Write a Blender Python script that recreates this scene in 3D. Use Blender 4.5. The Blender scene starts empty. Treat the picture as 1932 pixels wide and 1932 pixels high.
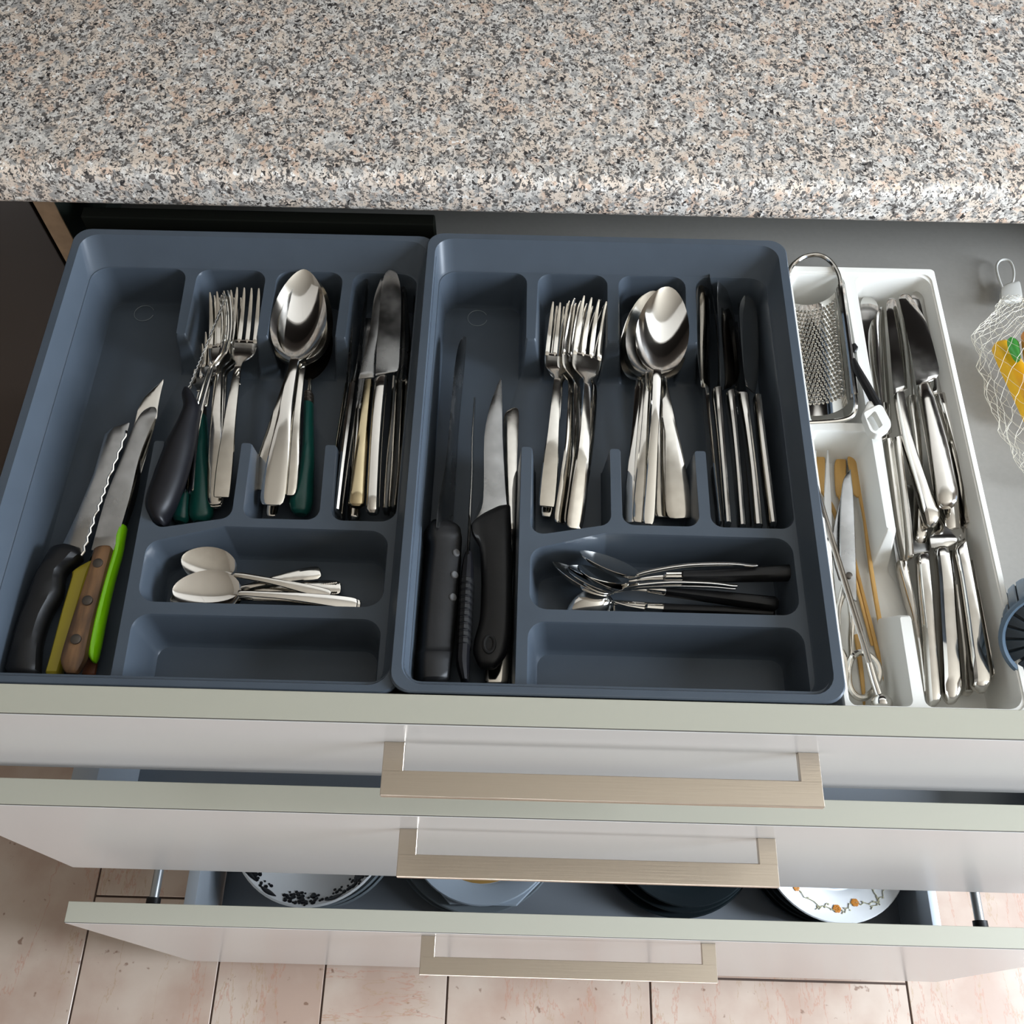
import bpy, bmesh, math, random
from mathutils import Vector, Matrix
from mathutils.geometry import tessellate_polygon

random.seed(7)
sc = bpy.context.scene
COL = sc.collection

# ---------------------------------------------------------------- camera
cam_data = bpy.data.cameras.new('camera')
cam = bpy.data.objects.new('camera', cam_data)
COL.objects.link(cam)
cam_data.sensor_width = 36.0
cam_data.lens = 35.484
cam_data.clip_start = 0.01
cam.matrix_world = Matrix([[0.999664, -0.024677, 0.007891, -0.0723], [0.025468, 0.880119, -0.474069, -0.18012], [0.004754, 0.474111, 0.880452, 1.54903], [0, 0, 0, 1]])
sc.camera = cam

# ---------------------------------------------------------------- light and exposure
sc.view_settings.view_transform = 'Standard'
sc.view_settings.look = 'None'
sc.view_settings.gamma = 1.0
sc.view_settings.use_curve_mapping = False
sc.view_settings.exposure = 0.2

world = bpy.data.worlds.new('sky')
sc.world = world
world.use_nodes = True
bg = world.node_tree.nodes['Background']
bg.inputs['Color'].default_value = (0.55, 0.70, 1.0, 1)
bg.inputs['Strength'].default_value = 1.0


def area(name, loc, target, sx, sy, power, color):
    l = bpy.data.lights.new(name, 'AREA')
    l.shape = 'RECTANGLE'
    l.size, l.size_y = sx, sy
    l.energy = power
    l.color = color
    o = bpy.data.objects.new(name, l)
    COL.objects.link(o)
    o.location = loc
    o.rotation_euler = (Vector(target) - Vector(loc)).to_track_quat('-Z', 'Z').to_euler()
    return o


# daylight entering through the window in the right-hand wall
area('window_daylight', (1.98, -0.25, 1.42), (-1.0, -0.10, 1.08), 1.5, 0.60, 138, (0.80, 0.89, 1.0))
# added fill light behind the camera, low so it reaches fronts, not trays
area('low_front_fill', (-0.1, -2.30, 0.58), (-0.1, 1.0, 0.42), 1.7, 0.9, 18, (1.0, 0.95, 0.90))


# ---------------------------------------------------------------- materials
def lin(h):
    h = h.lstrip('#')
    c = [int(h[i:i + 2], 16) / 255 for i in (0, 2, 4)]
    return tuple(x / 12.92 if x <= 0.04045 else ((x + 0.055) / 1.055) ** 2.4 for x in c) + (1,)


def mat(name, color, rough=0.5, metal=0.0, spec=0.5, coat=0.0, vary=0.0, vscale=60, bump=0.0, bscale=400, stretch=None, rvary=0.0, trans=0.0, c2=None):
    m = bpy.data.materials.new(name)
    m.use_nodes = True
    nt = m.node_tree
    b = nt.nodes['Principled BSDF']
    b.inputs['Base Color'].default_value = lin(color)
    b.inputs['Roughness'].default_value = rough
    b.inputs['Metallic'].default_value = metal
    b.inputs['Specular IOR Level'].default_value = spec
    b.inputs['Coat Weight'].default_value = coat
    b.inputs['Transmission Weight'].default_value = trans
    if vary or bump or rvary or c2:
        tc = nt.nodes.new('ShaderNodeTexCoord')
        mp = nt.nodes.new('ShaderNodeMapping')
        if stretch:
            mp.inputs['Scale'].default_value = stretch
        nt.links.new(tc.outputs['Object'], mp.inputs['Vector'])
    if vary or c2:
        n = nt.nodes.new('ShaderNodeTexNoise')
        n.inputs['Scale'].default_value = vscale
        n.inputs['Detail'].default_value = 6
        nt.links.new(mp.outputs['Vector'], n.inputs['Vector'])
        r = nt.nodes.new('ShaderNodeValToRGB')
        c = lin(color)
        if c2:
            r.color_ramp.elements[0].color = c
            r.color_ramp.elements[1].color = lin(c2)
            r.color_ramp.elements[0].position = 0.42
            r.color_ramp.elements[1].position = 0.62
        else:
            r.color_ramp.elements[0].color = tuple(max(0, x * (1 - vary)) for x in c[:3]) + (1,)
            r.color_ramp.elements[1].color = tuple(min(1, x * (1 + vary)) for x in c[:3]) + (1,)
            r.color_ramp.elements[0].position = 0.3
            r.color_ramp.elements[1].position = 0.7
        nt.links.new(n.outputs['Fac'], r.inputs['Fac'])
        nt.links.new(r.outputs['Color'], b.inputs['Base Color'])
    if rvary:
        n2 = nt.nodes.new('ShaderNodeTexNoise')
        n2.inputs['Scale'].default_value = 45
        n2.inputs['Detail'].default_value = 5
        nt.links.new(mp.outputs['Vector'], n2.inputs['Vector'])
        mr = nt.nodes.new('ShaderNodeMapRange')
        mr.inputs['From Min'].default_value = 0.35
        mr.inputs['From Max'].default_value = 0.7
        mr.inputs['To Min'].default_value = max(0.02, rough - rvary)
        mr.inputs['To Max'].default_value = rough + rvary
        nt.links.new(n2.outputs['Fac'], mr.inputs['Value'])
        nt.links.new(mr.outputs['Result'], b.inputs['Roughness'])
    if bump:
        n3 = nt.nodes.new('ShaderNodeTexNoise')
        n3.inputs['Scale'].default_value = bscale
        n3.inputs['Detail'].default_value = 4
        nt.links.new(mp.outputs['Vector'], n3.inputs['Vector'])
        bp = nt.nodes.new('ShaderNodeBump')
        bp.inputs['Strength'].default_value = bump
        bp.inputs['Distance'].default_value = 0.0005
        nt.links.new(n3.outputs['Fac'], bp.inputs['Height'])
        nt.links.new(bp.outputs['Normal'], b.inputs['Normal'])
    return m


def granite():
    m = bpy.data.materials.new('granite_laminate')
    m.use_nodes = True
    nt = m.node_tree
    L = nt.links.new
    b = nt.nodes['Principled BSDF']
    b.inputs['Roughness'].default_value = 0.33
    b.inputs['Specular IOR Level'].default_value = 0.45
    tc = nt.nodes.new('ShaderNodeTexCoord')
    mp = nt.nodes.new('ShaderNodeMapping')
    mp.inputs['Rotation'].default_value = (0, 0, math.radians(28))
    mp.inputs['Scale'].default_value = (0.95, 0.80, 0.9)
    L(tc.outputs['Object'], mp.inputs['Vector'])

    def noise(scale, detail, rough=0.6, off=0.0, dist=0.0):
        n = nt.nodes.new('ShaderNodeTexNoise')
        n.inputs['Scale'].default_value = scale
        n.inputs['Detail'].default_value = detail
        n.inputs['Roughness'].default_value = rough
        n.inputs['Distortion'].default_value = dist
        a = nt.nodes.new('ShaderNodeVectorMath')
        a.inputs[1].default_value = (off, off * 1.7, off * 0.6)
        L(mp.outputs['Vector'], a.inputs[0])
        L(a.outputs['Vector'], n.inputs['Vector'])
        return n.outputs['Fac']

    def ramp(src, p0, p1):
        r = nt.nodes.new('ShaderNodeMapRange')
        r.inputs['From Min'].default_value = p0
        r.inputs['From Max'].default_value = p1
        L(src, r.inputs['Value'])
        return r.outputs['Result']

    def mix(fac, a, c):
        x = nt.nodes.new('ShaderNodeMix')
        x.data_type = 'RGBA'
        L(fac, x.inputs[0])
        for i, v in ((6, a), (7, c)):
            if isinstance(v, str):
                x.inputs[i].default_value = lin(v)
            else:
                L(v, x.inputs[i])
        return x.outputs[2]

    def mul(a, c):
        x = nt.nodes.new('ShaderNodeMath')
        x.operation = 'MULTIPLY'
        L(a, x.inputs[0])
        L(c, x.inputs[1])
        return x.outputs[0]

    base = mix(ramp(noise(60, 3), 0.44, 0.58), '#D9C9B8', '#D3CEC6')
    base = mix(ramp(noise(75, 2, off=8), 0.57, 0.64), base, '#D4BAA5')
    base = mix(ramp(noise(190, 3, off=5), 0.58, 0.64), base, '#EFEBE4')
    base = mix(ramp(noise(150, 3, 0.6, off=3), 0.53, 0.60), base, '#A5A29D')
    clump = ramp(noise(70, 3, off=21), 0.36, 0.54)
    fleck = ramp(noise(290, 3, 0.55, off=13, dist=0.9), 0.525, 0.56)
    base = mix(mul(fleck, clump), base, '#625D59')
    fleck2 = ramp(noise(520, 2, 0.5, off=31, dist=0.7), 0.585, 0.62)
    base = mix(fleck2, base, '#524E4B')
    fleck3 = ramp(noise(260, 2, 0.5, off=47, dist=0.8), 0.625, 0.645)
    base = mix(fleck3, base, '#353231')
    L(base, b.inputs['Base Color'])
    return m


def marble(along=True):
    m = bpy.data.materials.new('pink_marble_tile')
    m.use_nodes = True
    nt = m.node_tree
    L = nt.links.new
    b = nt.nodes['Principled BSDF']
    b.inputs['Roughness'].default_value = 0.32
    tc = nt.nodes.new('ShaderNodeTexCoord')
    oi = nt.nodes.new('ShaderNodeObjectInfo')
    off = nt.nodes.new('ShaderNodeVectorMath')
    off.operation = 'SCALE'
    off.inputs[0].default_value = (31.0, 17.0, 5.0)
    L(oi.outputs['Random'], off.inputs['Scale'])
    add = nt.nodes.new('ShaderNodeVectorMath')
    L(tc.outputs['Object'], add.inputs[0])
    L(off.outputs['Vector'], add.inputs[1])
    n1 = nt.nodes.new('ShaderNodeTexNoise')
    n1.inputs['Scale'].default_value = 9
    n1.inputs['Detail'].default_value = 7
    L(add.outputs['Vector'], n1.inputs['Vector'])
    r1 = nt.nodes.new('ShaderNodeValToRGB')
    r1.color_ramp.elements[0].color = lin('#A89182')
    r1.color_ramp.elements[1].color = lin('#B9A99B')
    r1.color_ramp.elements[0].position = 0.38
    r1.color_ramp.elements[1].position = 0.62
    L(n1.outputs['Fac'], r1.inputs['Fac'])

    def vein(scale, stretch, seed, lo, hi, det=8):
        mp = nt.nodes.new('ShaderNodeMapping')
        mp.inputs['Scale'].default_value = stretch
        mp.inputs['Location'].default_value = (seed, seed * 2, 0)
        L(add.outputs['Vector'], mp.inputs['Vector'])
        n = nt.nodes.new('ShaderNodeTexNoise')
        n.inputs['Scale'].default_value = scale
        n.inputs['Detail'].default_value = det
        n.inputs['Roughness'].default_value = 0.62
        L(mp.outputs['Vector'], n.inputs['Vector'])
        s = nt.nodes.new('ShaderNodeMath')
        s.operation = 'SUBTRACT'
        s.inputs[1].default_value = 0.5
        L(n.outputs['Fac'], s.inputs[0])
        a = nt.nodes.new('ShaderNodeMath')
        a.operation = 'ABSOLUTE'
        L(s.outputs[0], a.inputs[0])
        r = nt.nodes.new('ShaderNodeMapRange')
        r.inputs['From Min'].default_value = lo
        r.inputs['From Max'].default_value = hi
        r.inputs['To Min'].default_value = 1
        r.inputs['To Max'].default_value = 0
        L(a.outputs[0], r.inputs['Value'])
        return r.outputs['Result']

    def mix(fac, a, col, amt):
        k = nt.nodes.new('ShaderNodeMath')
        k.operation = 'MULTIPLY'
        k.inputs[1].default_value = amt
        L(fac, k.inputs[0])
        x = nt.nodes.new('ShaderNodeMix')
        x.data_type = 'RGBA'
        L(k.outputs[0], x.inputs[0])
        L(a, x.inputs[6])
        x.inputs[7].default_value = lin(col)
        return x.outputs[2]

    sx = (3.2, 0.7, 1) if along else (0.7, 3.2, 1)
    c = mix(vein(2.6, sx, 1.3, 0.001, 0.0055, 8), r1.outputs['Color'], '#A8745F', 0.5)
    c = mix(vein(2.4, sx, 4.1, 0.0008, 0.004, 8), c, '#9C805C', 0.45)
    sp = nt.nodes.new('ShaderNodeTexNoise')
    sp.inputs['Scale'].default_value = 75
    sp.inputs['Detail'].default_value = 3
    L(add.outputs['Vector'], sp.inputs['Vector'])
    rs = nt.nodes.new('ShaderNodeMapRange')
    rs.inputs['From Min'].default_value = 0.68
    rs.inputs['From Max'].default_value = 0.73
    L(sp.outputs['Fac'], rs.inputs['Value'])
    c = mix(rs.outputs['Result'], c, '#6E4F3E', 0.75)
    L(c, b.inputs['Base Color'])
    return m


MT = dict(
    granite=granite(), marble=marble(), marble_cross=marble(False),
    lacquer=mat('white_lacquer', '#BFBEBC', 0.22, spec=0.4),
    joint=mat('dark_joint', '#55534C', 0.7),
    edge=mat('dimmed_edge_band', '#A5A395', 0.34, spec=0.4),  # darker than the fronts: dimmer light on the top edges put into colour
    nickel=mat('brushed_nickel', '#BFB4A6', 0.30, 1.0, bump=0.15, bscale=900, stretch=(0.03, 1, 1)),
    tray=mat('slate_blue_plastic', '#434B54', 0.32, spec=0.22, vary=0.06, vscale=25, bump=0.04, bscale=1800, rvary=0.02),
    white=mat('white_plastic', '#DCDBD5', 0.38, spec=0.4),
    steel=mat('polished_steel', '#DAD7D1', 0.09, 1.0, rvary=0.05),
    handle=mat('worn_steel', '#D0CCC5', 0.14, 1.0, rvary=0.06, vary=0.05, vscale=90),
    silver=mat('old_silver_plate', '#CFCBC3', 0.13, 1.0, rvary=0.06, vary=0.08, vscale=120),
    gold=mat('yellowed_steel', '#C2B391', 0.15, 1.0, rvary=0.06),
    blade=mat('knife_steel', '#9C9C9B', 0.24, 1.0, vary=0.06, vscale=140, rvary=0.08),
    blade_mirror=mat('mirror_blade', '#C9C7C3', 0.10, 1.0, rvary=0.05),
    black=mat('black_plastic', '#131314', 0.45, spec=0.3, vary=0.2, vscale=80, bump=0.1, bscale=700),
    scuffed=mat('scuffed_black_plastic', '#0F0F10', 0.42, spec=0.3, vary=0.2, vscale=60, bump=0.25, bscale=260),
    blackgloss=mat('satin_black_plastic', '#101014', 0.42, spec=0.25),
    lime=mat('lime_plastic', '#8CE005', 0.42),
    yellow=mat('ochre_plastic', '#A09227', 0.45),
    green=mat('bottle_green_resin', '#0E4640', 0.30, vary=0.12, vscale=40),
    wood=mat('worn_brown_wood', '#7C5B3C', 0.6, c2='#4E3826', vscale=130, stretch=(1, 0.18, 1), bump=0.3, bscale=200),
    redwood=mat('orange_brown_wood', '#6A3A1E', 0.55, vary=0.2),
    rivet=mat('dull_rivet', '#57514B', 0.45, 0.8),
    rivet2=mat('grey_rivet', '#565656', 0.5, 0.4),
    dark=mat('black_void', '#050505', 0.8),
    bamboo=mat('bamboo', '#C79C57', 0.5, vary=0.12, vscale=60, stretch=(3, 0.4, 1)),
    drawerfloor=mat('grey_drawer_board', '#84817B', 0.5, vary=0.03, vscale=300),
    drawerdark=mat('slate_drawer_board', '#80868C', 0.5),
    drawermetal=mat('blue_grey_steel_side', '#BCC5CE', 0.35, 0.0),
    rod=mat('grey_metal_rod', '#A5A9AB', 0.3, 0.8),
    olive=mat('shade_bar_olive', '#121310', 0.9, spec=0.0),
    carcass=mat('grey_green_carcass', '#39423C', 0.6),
    chip=mat('tan_edge', '#A68C70', 0.6, vary=0.15, vscale=80),
    brown=mat('dark_brown_front', '#2A231E', 0.38),
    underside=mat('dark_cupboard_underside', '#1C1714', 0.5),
    grout=mat('dark_grout', '#4A3B33', 0.9),
    doorwhite=mat('cream_cupboard_door', '#EFECE6', 0.5),
    splash=mat('dark_splashback', '#2A2420', 0.35),
    wall=mat('grey_wall', '#9A9185', 0.9),
    ceil=mat('dim_ceiling', '#BDB5A8', 0.9),
    glassdark=mat('smoked_glass', '#20272A', 0.12, spec=0.6),
    porcelain=mat('white_porcelain', '#E6E8E8', 0.15),
    bluechina=mat('pale_blue_china', '#B9C6D2', 0.18),
    greychina=mat('grey_china', '#7C858A', 0.2),
    inkblack=mat('black_print', '#15161A', 0.3),
    orangeprint=mat('orange_print', '#B9772E', 0.4),
    sageprint=mat('sage_print', '#A6A285', 0.4),
    beige=mat('tan_glaze', '#B08A4C', 0.3),
    clip=mat('milky_plastic', '#C9C8C2', 0.45, trans=0.2),
    net=mat('pale_net', '#DCD6C6', 0.5),
    yel2=mat('bright_yellow_plastic', '#E0AC1C', 0.4),
    grn2=mat('leaf_green_plastic', '#3C9A3A', 0.4),
    org2=mat('orange_plastic', '#D98B3A', 0.45),
    ribblue=mat('steel_blue_plastic', '#596D80', 0.32),
    ribdark=mat('dark_slate_plastic', '#2F3840', 0.4),
)


# ---------------------------------------------------------------- geometry helpers: each returns (verts, faces) in world metres
def join(*gs):
    V, F = [], []
    for v, f in gs:
        o = len(V)
        V += [Vector(p) for p in v]
        F += [tuple(i + o for i in q) for q in f]
    return V, F


def box(x0, x1, y0, y1, z0, z1):
    V = [(x, y, z) for z in (z0, z1) for y in (y0, y1) for x in (x0, x1)]
    F = [(0, 2, 3, 1), (4, 5, 7, 6), (0, 1, 5, 4), (2, 6, 7, 3), (0, 4, 6, 2), (1, 3, 7, 5)]
    return [Vector(v) for v in V], F


def rbox(x0, x1, y0, y1, z0, z1, b=0.002, seg=2):
    bm = bmesh.new()
    V, F = box(x0, x1, y0, y1, z0, z1)
    vs = [bm.verts.new(v) for v in V]
    for q in F:
        bm.faces.new([vs[i] for i in q])
    bmesh.ops.bevel(bm, geom=bm.edges[:], offset=b, segments=seg, affect='EDGES', profile=0.5)
    bm.verts.index_update()
    out = ([v.co.copy() for v in bm.verts], [tuple(v.index for v in fc.verts) for fc in bm.faces])
    bm.free()
    return out


def spow(c, e):
    return math.copysign(abs(c) ** e, c)


def strip(st, n=12, e=0.75, tip=True):
    """loft through stations (left point, right point, thickness in mm)"""
    L = [Vector(s[0]) for s in st]
    R = [Vector(s[1]) for s in st]
    C_ = [(a + b) / 2 for a, b in zip(L, R)]
    H = [s[2] / 2000 for s in st]
    rings = []
    prev = None
    k = len(st)
    for i in range(k):
        t = (C_[min(i + 1, k - 1)] - C_[max(i - 1, 0)]).normalized()
        a = (R[i] - L[i]) / 2
        if a.length < 1e-6:
            a = Vector((1e-4, 0, 0))
        nn = a.cross(t)
        if nn.length < 1e-9:
            nn = Vector((0, 0, 1))
        nn.normalize()
        if prev is None:
            if nn.z < 0:
                nn = -nn
        elif nn.dot(prev) < 0:
            nn = -nn
        prev = nn
        rings.append((C_[i], a, nn * H[i], t))
    seq = []
    c, a, h, t = rings[0]
    ext = min(h.length, a.length)
    if tip:
        seq += [(c - t * ext * 0.55, a * 0.62, h * 0.55), (c - t * ext * 0.25, a * 0.88, h * 0.85)]
    seq += [(q[0], q[1], q[2]) for q in rings]
    c, a, h, t = rings[-1]
    ext = min(h.length, a.length)
    if tip:
        seq += [(c + t * ext * 0.25, a * 0.88, h * 0.85), (c + t * ext * 0.55, a * 0.62, h * 0.55)]
    V, F = [], []
    for c, a, h in seq:
        for j in range(n):
            th = 2 * math.pi * j / n
            V.append(c + a * spow(math.cos(th), e) + h * spow(math.sin(th), e))
    m = len(seq)
    for i in range(m - 1):
        for j in range(n):
            j2 = (j + 1) % n
            F.append((i * n + j, i * n + j2, (i + 1) * n + j2, (i + 1) * n + j))
    F.append(tuple(range(n)))
    F.append(tuple((m - 1) * n + j for j in range(n)))
    return V, F


def densify(st, k=4):
    """smooth a station list with Catmull-Rom so that outlines curve"""
    def cr(p0, p1, p2, p3, t):
        return 0.5 * ((2 * p1) + (p2 - p0) * t + (2 * p0 - 5 * p1 + 4 * p2 - p3) * t * t + (3 * p1 - p0 - 3 * p2 + p3) * t ** 3)
    out = []
    n = len(st)
    for i in range(n - 1):
        q = [st[max(0, min(n - 1, i + d))] for d in (-1, 0, 1, 2)]
        for j in range(k):
            t = j / k
            out.append((cr(*[Vector(s[0]) for s in q], t), cr(*[Vector(s[1]) for s in q], t), q[1][2] * (1 - t) + q[2][2] * t))
    out.append((Vector(st[-1][0]), Vector(st[-1][1]), st[-1][2]))
    return out


def curve_pts(pts, k=5, closed=False):
    P_ = [Vector(p) for p in pts]
    n = len(P_)
    out = []
    rng = range(n) if closed else range(n - 1)
    for i in rng:
        if closed:
            q = [P_[(i + d) % n] for d in (-1, 0, 1, 2)]
        else:
            q = [P_[max(0, min(n - 1, i + d))] for d in (-1, 0, 1, 2)]
        for j in range(k):
            t = j / k
            p0, p1, p2, p3 = q
            out.append(0.5 * ((2 * p1) + (p2 - p0) * t + (2 * p0 - 5 * p1 + 4 * p2 - p3) * t * t + (3 * p1 - p0 - 3 * p2 + p3) * t ** 3))
    if not closed:
        out.append(P_[-1])
    return out


def tube(pts, r, n=8, closed=False, taper=None):
    P_ = [Vector(p) for p in pts]
    k = len(P_)
    V, F = [], []
    up = None
    for i in range(k):
        if closed:
            t = (P_[(i + 1) % k] - P_[i - 1]).normalized()
        else:
            t = (P_[min(i + 1, k - 1)] - P_[max(i - 1, 0)]).normalized()
        if up is None:
            up = Vector((0, 0, 1)) if abs(t.z) < 0.9 else Vector((1, 0, 0))
        u = (up - t * up.dot(t)).normalized()
        up = u
        w = t.cross(u)
        rr = r * (taper[i] if taper else 1)
        for j in range(n):
            a = 2 * math.pi * j / n
            V.append(P_[i] + u * rr * math.cos(a) + w * rr * math.sin(a))
    for i in range(k if closed else k - 1):
        i2 = (i + 1) % k
        for j in range(n):
            j2 = (j + 1) % n
            F.append((i * n + j, i2 * n + j, i2 * n + j2, i * n + j2))
    if not closed:
        F.append(tuple(range(n)))
        F.append(tuple((k - 1) * n + j for j in range(n)))
    return V, F


def lathe(prof, cx, cy, cz, n=48, mod=None, phase=0.0):
    """prof: (radius, z); mod(angle) multiplies the radius"""
    V, F = [], []
    k = len(prof)
    for r, z in prof:
        for j in range(n):
            a = 2 * math.pi * j / n + phase
            q = r * (mod(a) if mod else 1)
            V.append(Vector((cx + q * math.cos(a), cy + q * math.sin(a), cz + z)))
    for i in range(k - 1):
        for j in range(n):
            j2 = (j + 1) % n
            F.append((i * n + j, i * n + j2, (i + 1) * n + j2, (i + 1) * n + j))
    if prof[0][0] > 1e-6:
        F.append(tuple(range(n))[::-1])
    if prof[-1][0] > 1e-6:
        F.append(tuple((k - 1) * n + j for j in range(n)))
    return V, F


def disc(p, r, h, axis=(0, 0, 1), n=16):
    p = Vector(p)
    a = Vector(axis).normalized()
    return tube([p - a * h / 2, p + a * h * 0.3, p + a * h / 2], r, n, taper=[1, 1, 0.8])


def ball(p, r, n=14):
    prof = [(max(1e-7, r * math.sin(math.pi * i / 10)), -r * math.cos(math.pi * i / 10)) for i in range(11)]
    return lathe(prof, p[0], p[1], p[2], n)


def frame(tail, tip, roll=0.0):
    """origin at tail, y axis towards tip, z axis up then rolled"""
    a, b = Vector(tail), Vector(tip)
    y = (b - a).normalized()
    x = y.cross(Vector((0, 0, 1))).normalized()
    z = x.cross(y)
    c, s = math.cos(math.radians(roll)), math.sin(math.radians(roll))
    x, z = x * c - z * s, z * c + x * s
    return a, x, y, z, (b - a).length


def bowl(tip, neck, width, depth, roll=0.0, w0=0.0045, p=0.85, q=0.62, ns=18, nu=12, th=0.0013):
    a, X, Y, Z, Ln = frame(neck, tip, roll)

    def half(s):
        return max(math.sin(math.pi * min(1, s) ** p) ** q * width / 2, w0 / 2 * (1 - s) if s < 0.5 else 0.0002)

    top, bot = [], []
    for i in range(ns + 1):
        s = 0.5 - 0.5 * math.cos(math.pi * i / ns)
        h = half(s)
        g = math.sin(math.pi * min(1, max(0, s)) ** 0.8) ** 0.8
        for j in range(nu + 1):
            u = -math.cos(math.pi * j / nu)
            zz = -depth * (1 - u * u) * g
            base = a + X * (u * h) + Y * (s * Ln)
            top.append(base + Z * zz)
            bot.append(base * 1.0 + Z * (zz - th * (0.35 + 0.65 * (1 - u * u))))
    V = top + bot
    o = len(top)
    F = []
    w = nu + 1
    for i in range(ns):
        for j in range(nu):
            q0 = i * w + j
            F.append((q0, q0 + 1, q0 + w + 1, q0 + w))
            F.append((o + q0, o + q0 + w, o + q0 + w + 1, o + q0 + 1))
    ring = [j for j in range(w)] + [i * w + nu for i in range(1, ns + 1)] + [ns * w + j for j in range(nu - 1, -1, -1)] + [i * w for i in range(ns - 1, 0, -1)]
    for i in range(len(ring)):
        r0, r1 = ring[i], ring[(i + 1) % len(ring)]
        F.append((r0, o + r0, o + r1, r1))
    return V, F


def local_strip(tail, tip, rows, roll=0.0, n=10, e=0.7, dens=3):
    """rows: (fraction along, half width m, height m, thickness mm)"""
    a, X, Y, Z, Ln = frame(tail, tip, roll)
    st = [(a + Y * (s * Ln) - X * w + Z * z, a + Y * (s * Ln) + X * w + Z * z, t) for s, w, z, t in rows]
    return strip(densify(st, dens), n, e)


# ---------------------------------------------------------------- scene graph helpers
def raw(name, geo, material, loc=(0, 0, 0), parent=None, smooth=35):
    V, F = geo
    me = bpy.data.meshes.new(name)
    l = Vector(loc)
    me.from_pydata([Vector(v) - l for v in V], [], F)
    bm = bmesh.new()
    bm.from_mesh(me)
    bmesh.ops.recalc_face_normals(bm, faces=bm.faces[:])
    bm.to_mesh(me)
    bm.free()
    me.update()
    for pl in me.polygons:
        pl.use_smooth = smooth > 0
    if smooth > 0:
        me.set_sharp_from_angle(angle=math.radians(smooth))
    me.materials.append(MT[material] if isinstance(material, str) else material)
    o = bpy.data.objects.new(name, me)
    COL.objects.link(o)
    if parent is not None:
        o.parent = parent
    return o


def base_of(geos):
    xs = [v[0] for g in geos for v in g[0]]
    ys = [v[1] for g in geos for v in g[0]]
    zs = [v[2] for g in geos for v in g[0]]
    return ((min(xs) + max(xs)) / 2, (min(ys) + max(ys)) / 2, min(zs))


def set_tags(o, label, cat, group=None):
    o['label'] = label
    o['category'] = cat
    if group:
        o['group'] = group


def thing(name, label, cat, parts, group=None, loc=None):
    """parts: (name, geometry, material, parts of the part, label or None, kind or None) -> an Empty that parents them"""
    loc = loc or base_of([p[1] for p in parts])
    root = bpy.data.objects.new(name, None)
    root.empty_display_size = 0.02
    COL.objects.link(root)
    root.location = loc
    set_tags(root, label, cat, group)
    for p in parts:
        add_part(root, p, loc)
    return root


def add_part(root, p, loc):
    p = tuple(p) + (None,) * (6 - len(p))
    o = raw(p[0], p[1], p[2], loc, root)
    if p[4]:
        o['label'] = p[4]
    if p[5]:
        o['kind'] = p[5]
    for s in p[3] or ():
        add_part(o, s, loc)
    return o


def single(name, label, cat, geo, material, group=None, smooth=35):
    loc = base_of([geo])
    o = raw(name, geo, material, loc, None, smooth)
    o.location = loc
    set_tags(o, label, cat, group)
    return o


def struct(name, geo, material, smooth=0):
    loc = base_of([geo])
    o = raw(name, geo, material, loc, None, smooth)
    o.location = loc
    o['kind'] = 'structure'
    return o


# ================================================================ the room
floor = struct('floor', box(-2.2, 2.2, -2.4, 1.1, -0.03, -0.002), 'grout')
struct('ceiling', box(-2.2, 2.2, -2.4, 1.1, 2.5, 2.56), 'ceil')
struct('wall_back', box(-2.2, 2.2, 1.06, 1.12, 0, 2.5), 'wall')
struct('trim_1', box(-2.19, 2.19, 1.052, 1.0595, 0.978, 1.579), 'splash')
struct('wall_left', box(-2.26, -2.2, -2.4, 1.1, 0, 2.5), 'wall')
# right wall with a window opening, front wall with an added low opening for the fill
struct('wall_right', join(box(2.05, 2.11, -2.4, 1.1, 0, 1.06), box(2.05, 2.11, -2.4, 1.1, 1.78, 2.5), box(2.05, 2.11, -2.4, -1.08, 1.06, 1.78), box(2.05, 2.11, 0.58, 1.1, 1.06, 1.78)), 'wall')
struct('window_1', join(box(2.055, 2.095, -1.08, 0.58, 1.06, 1.10), box(2.055, 2.095, -1.08, 0.58, 1.74, 1.78), box(2.055, 2.095, -1.08, -1.04, 1.10, 1.74), box(2.055, 2.095, 0.54, 0.58, 1.10, 1.74), box(2.055, 2.095, -0.27, -0.23, 1.10, 1.74)), 'lacquer')
struct('wall_front', join(box(-2.2, -1.0, -2.46, -2.4, 0, 2.5), box(0.8, 2.2, -2.46, -2.4, 0, 2.5), box(-1.0, 0.8, -2.46, -2.4, 1.1, 2.5), box(-1.0, 0.8, -2.46, -2.4, 0, 0.1)), 'wall')
struct('fill_frame', join(box(-1.0, -0.95, -2.45, -2.41, 0.1, 1.1), box(0.75, 0.8, -2.45, -2.41, 0.1, 1.1), box(-0.95, 0.75, -2.45, -2.41, 1.05, 1.1), box(-0.95, 0.75, -2.45, -2.41, 0.1, 0.15), box(-0.12, -0.08, -2.45, -2.41, 0.15, 1.05)), 'lacquer')  # made-up frame around the added low fill light, out of view

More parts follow.
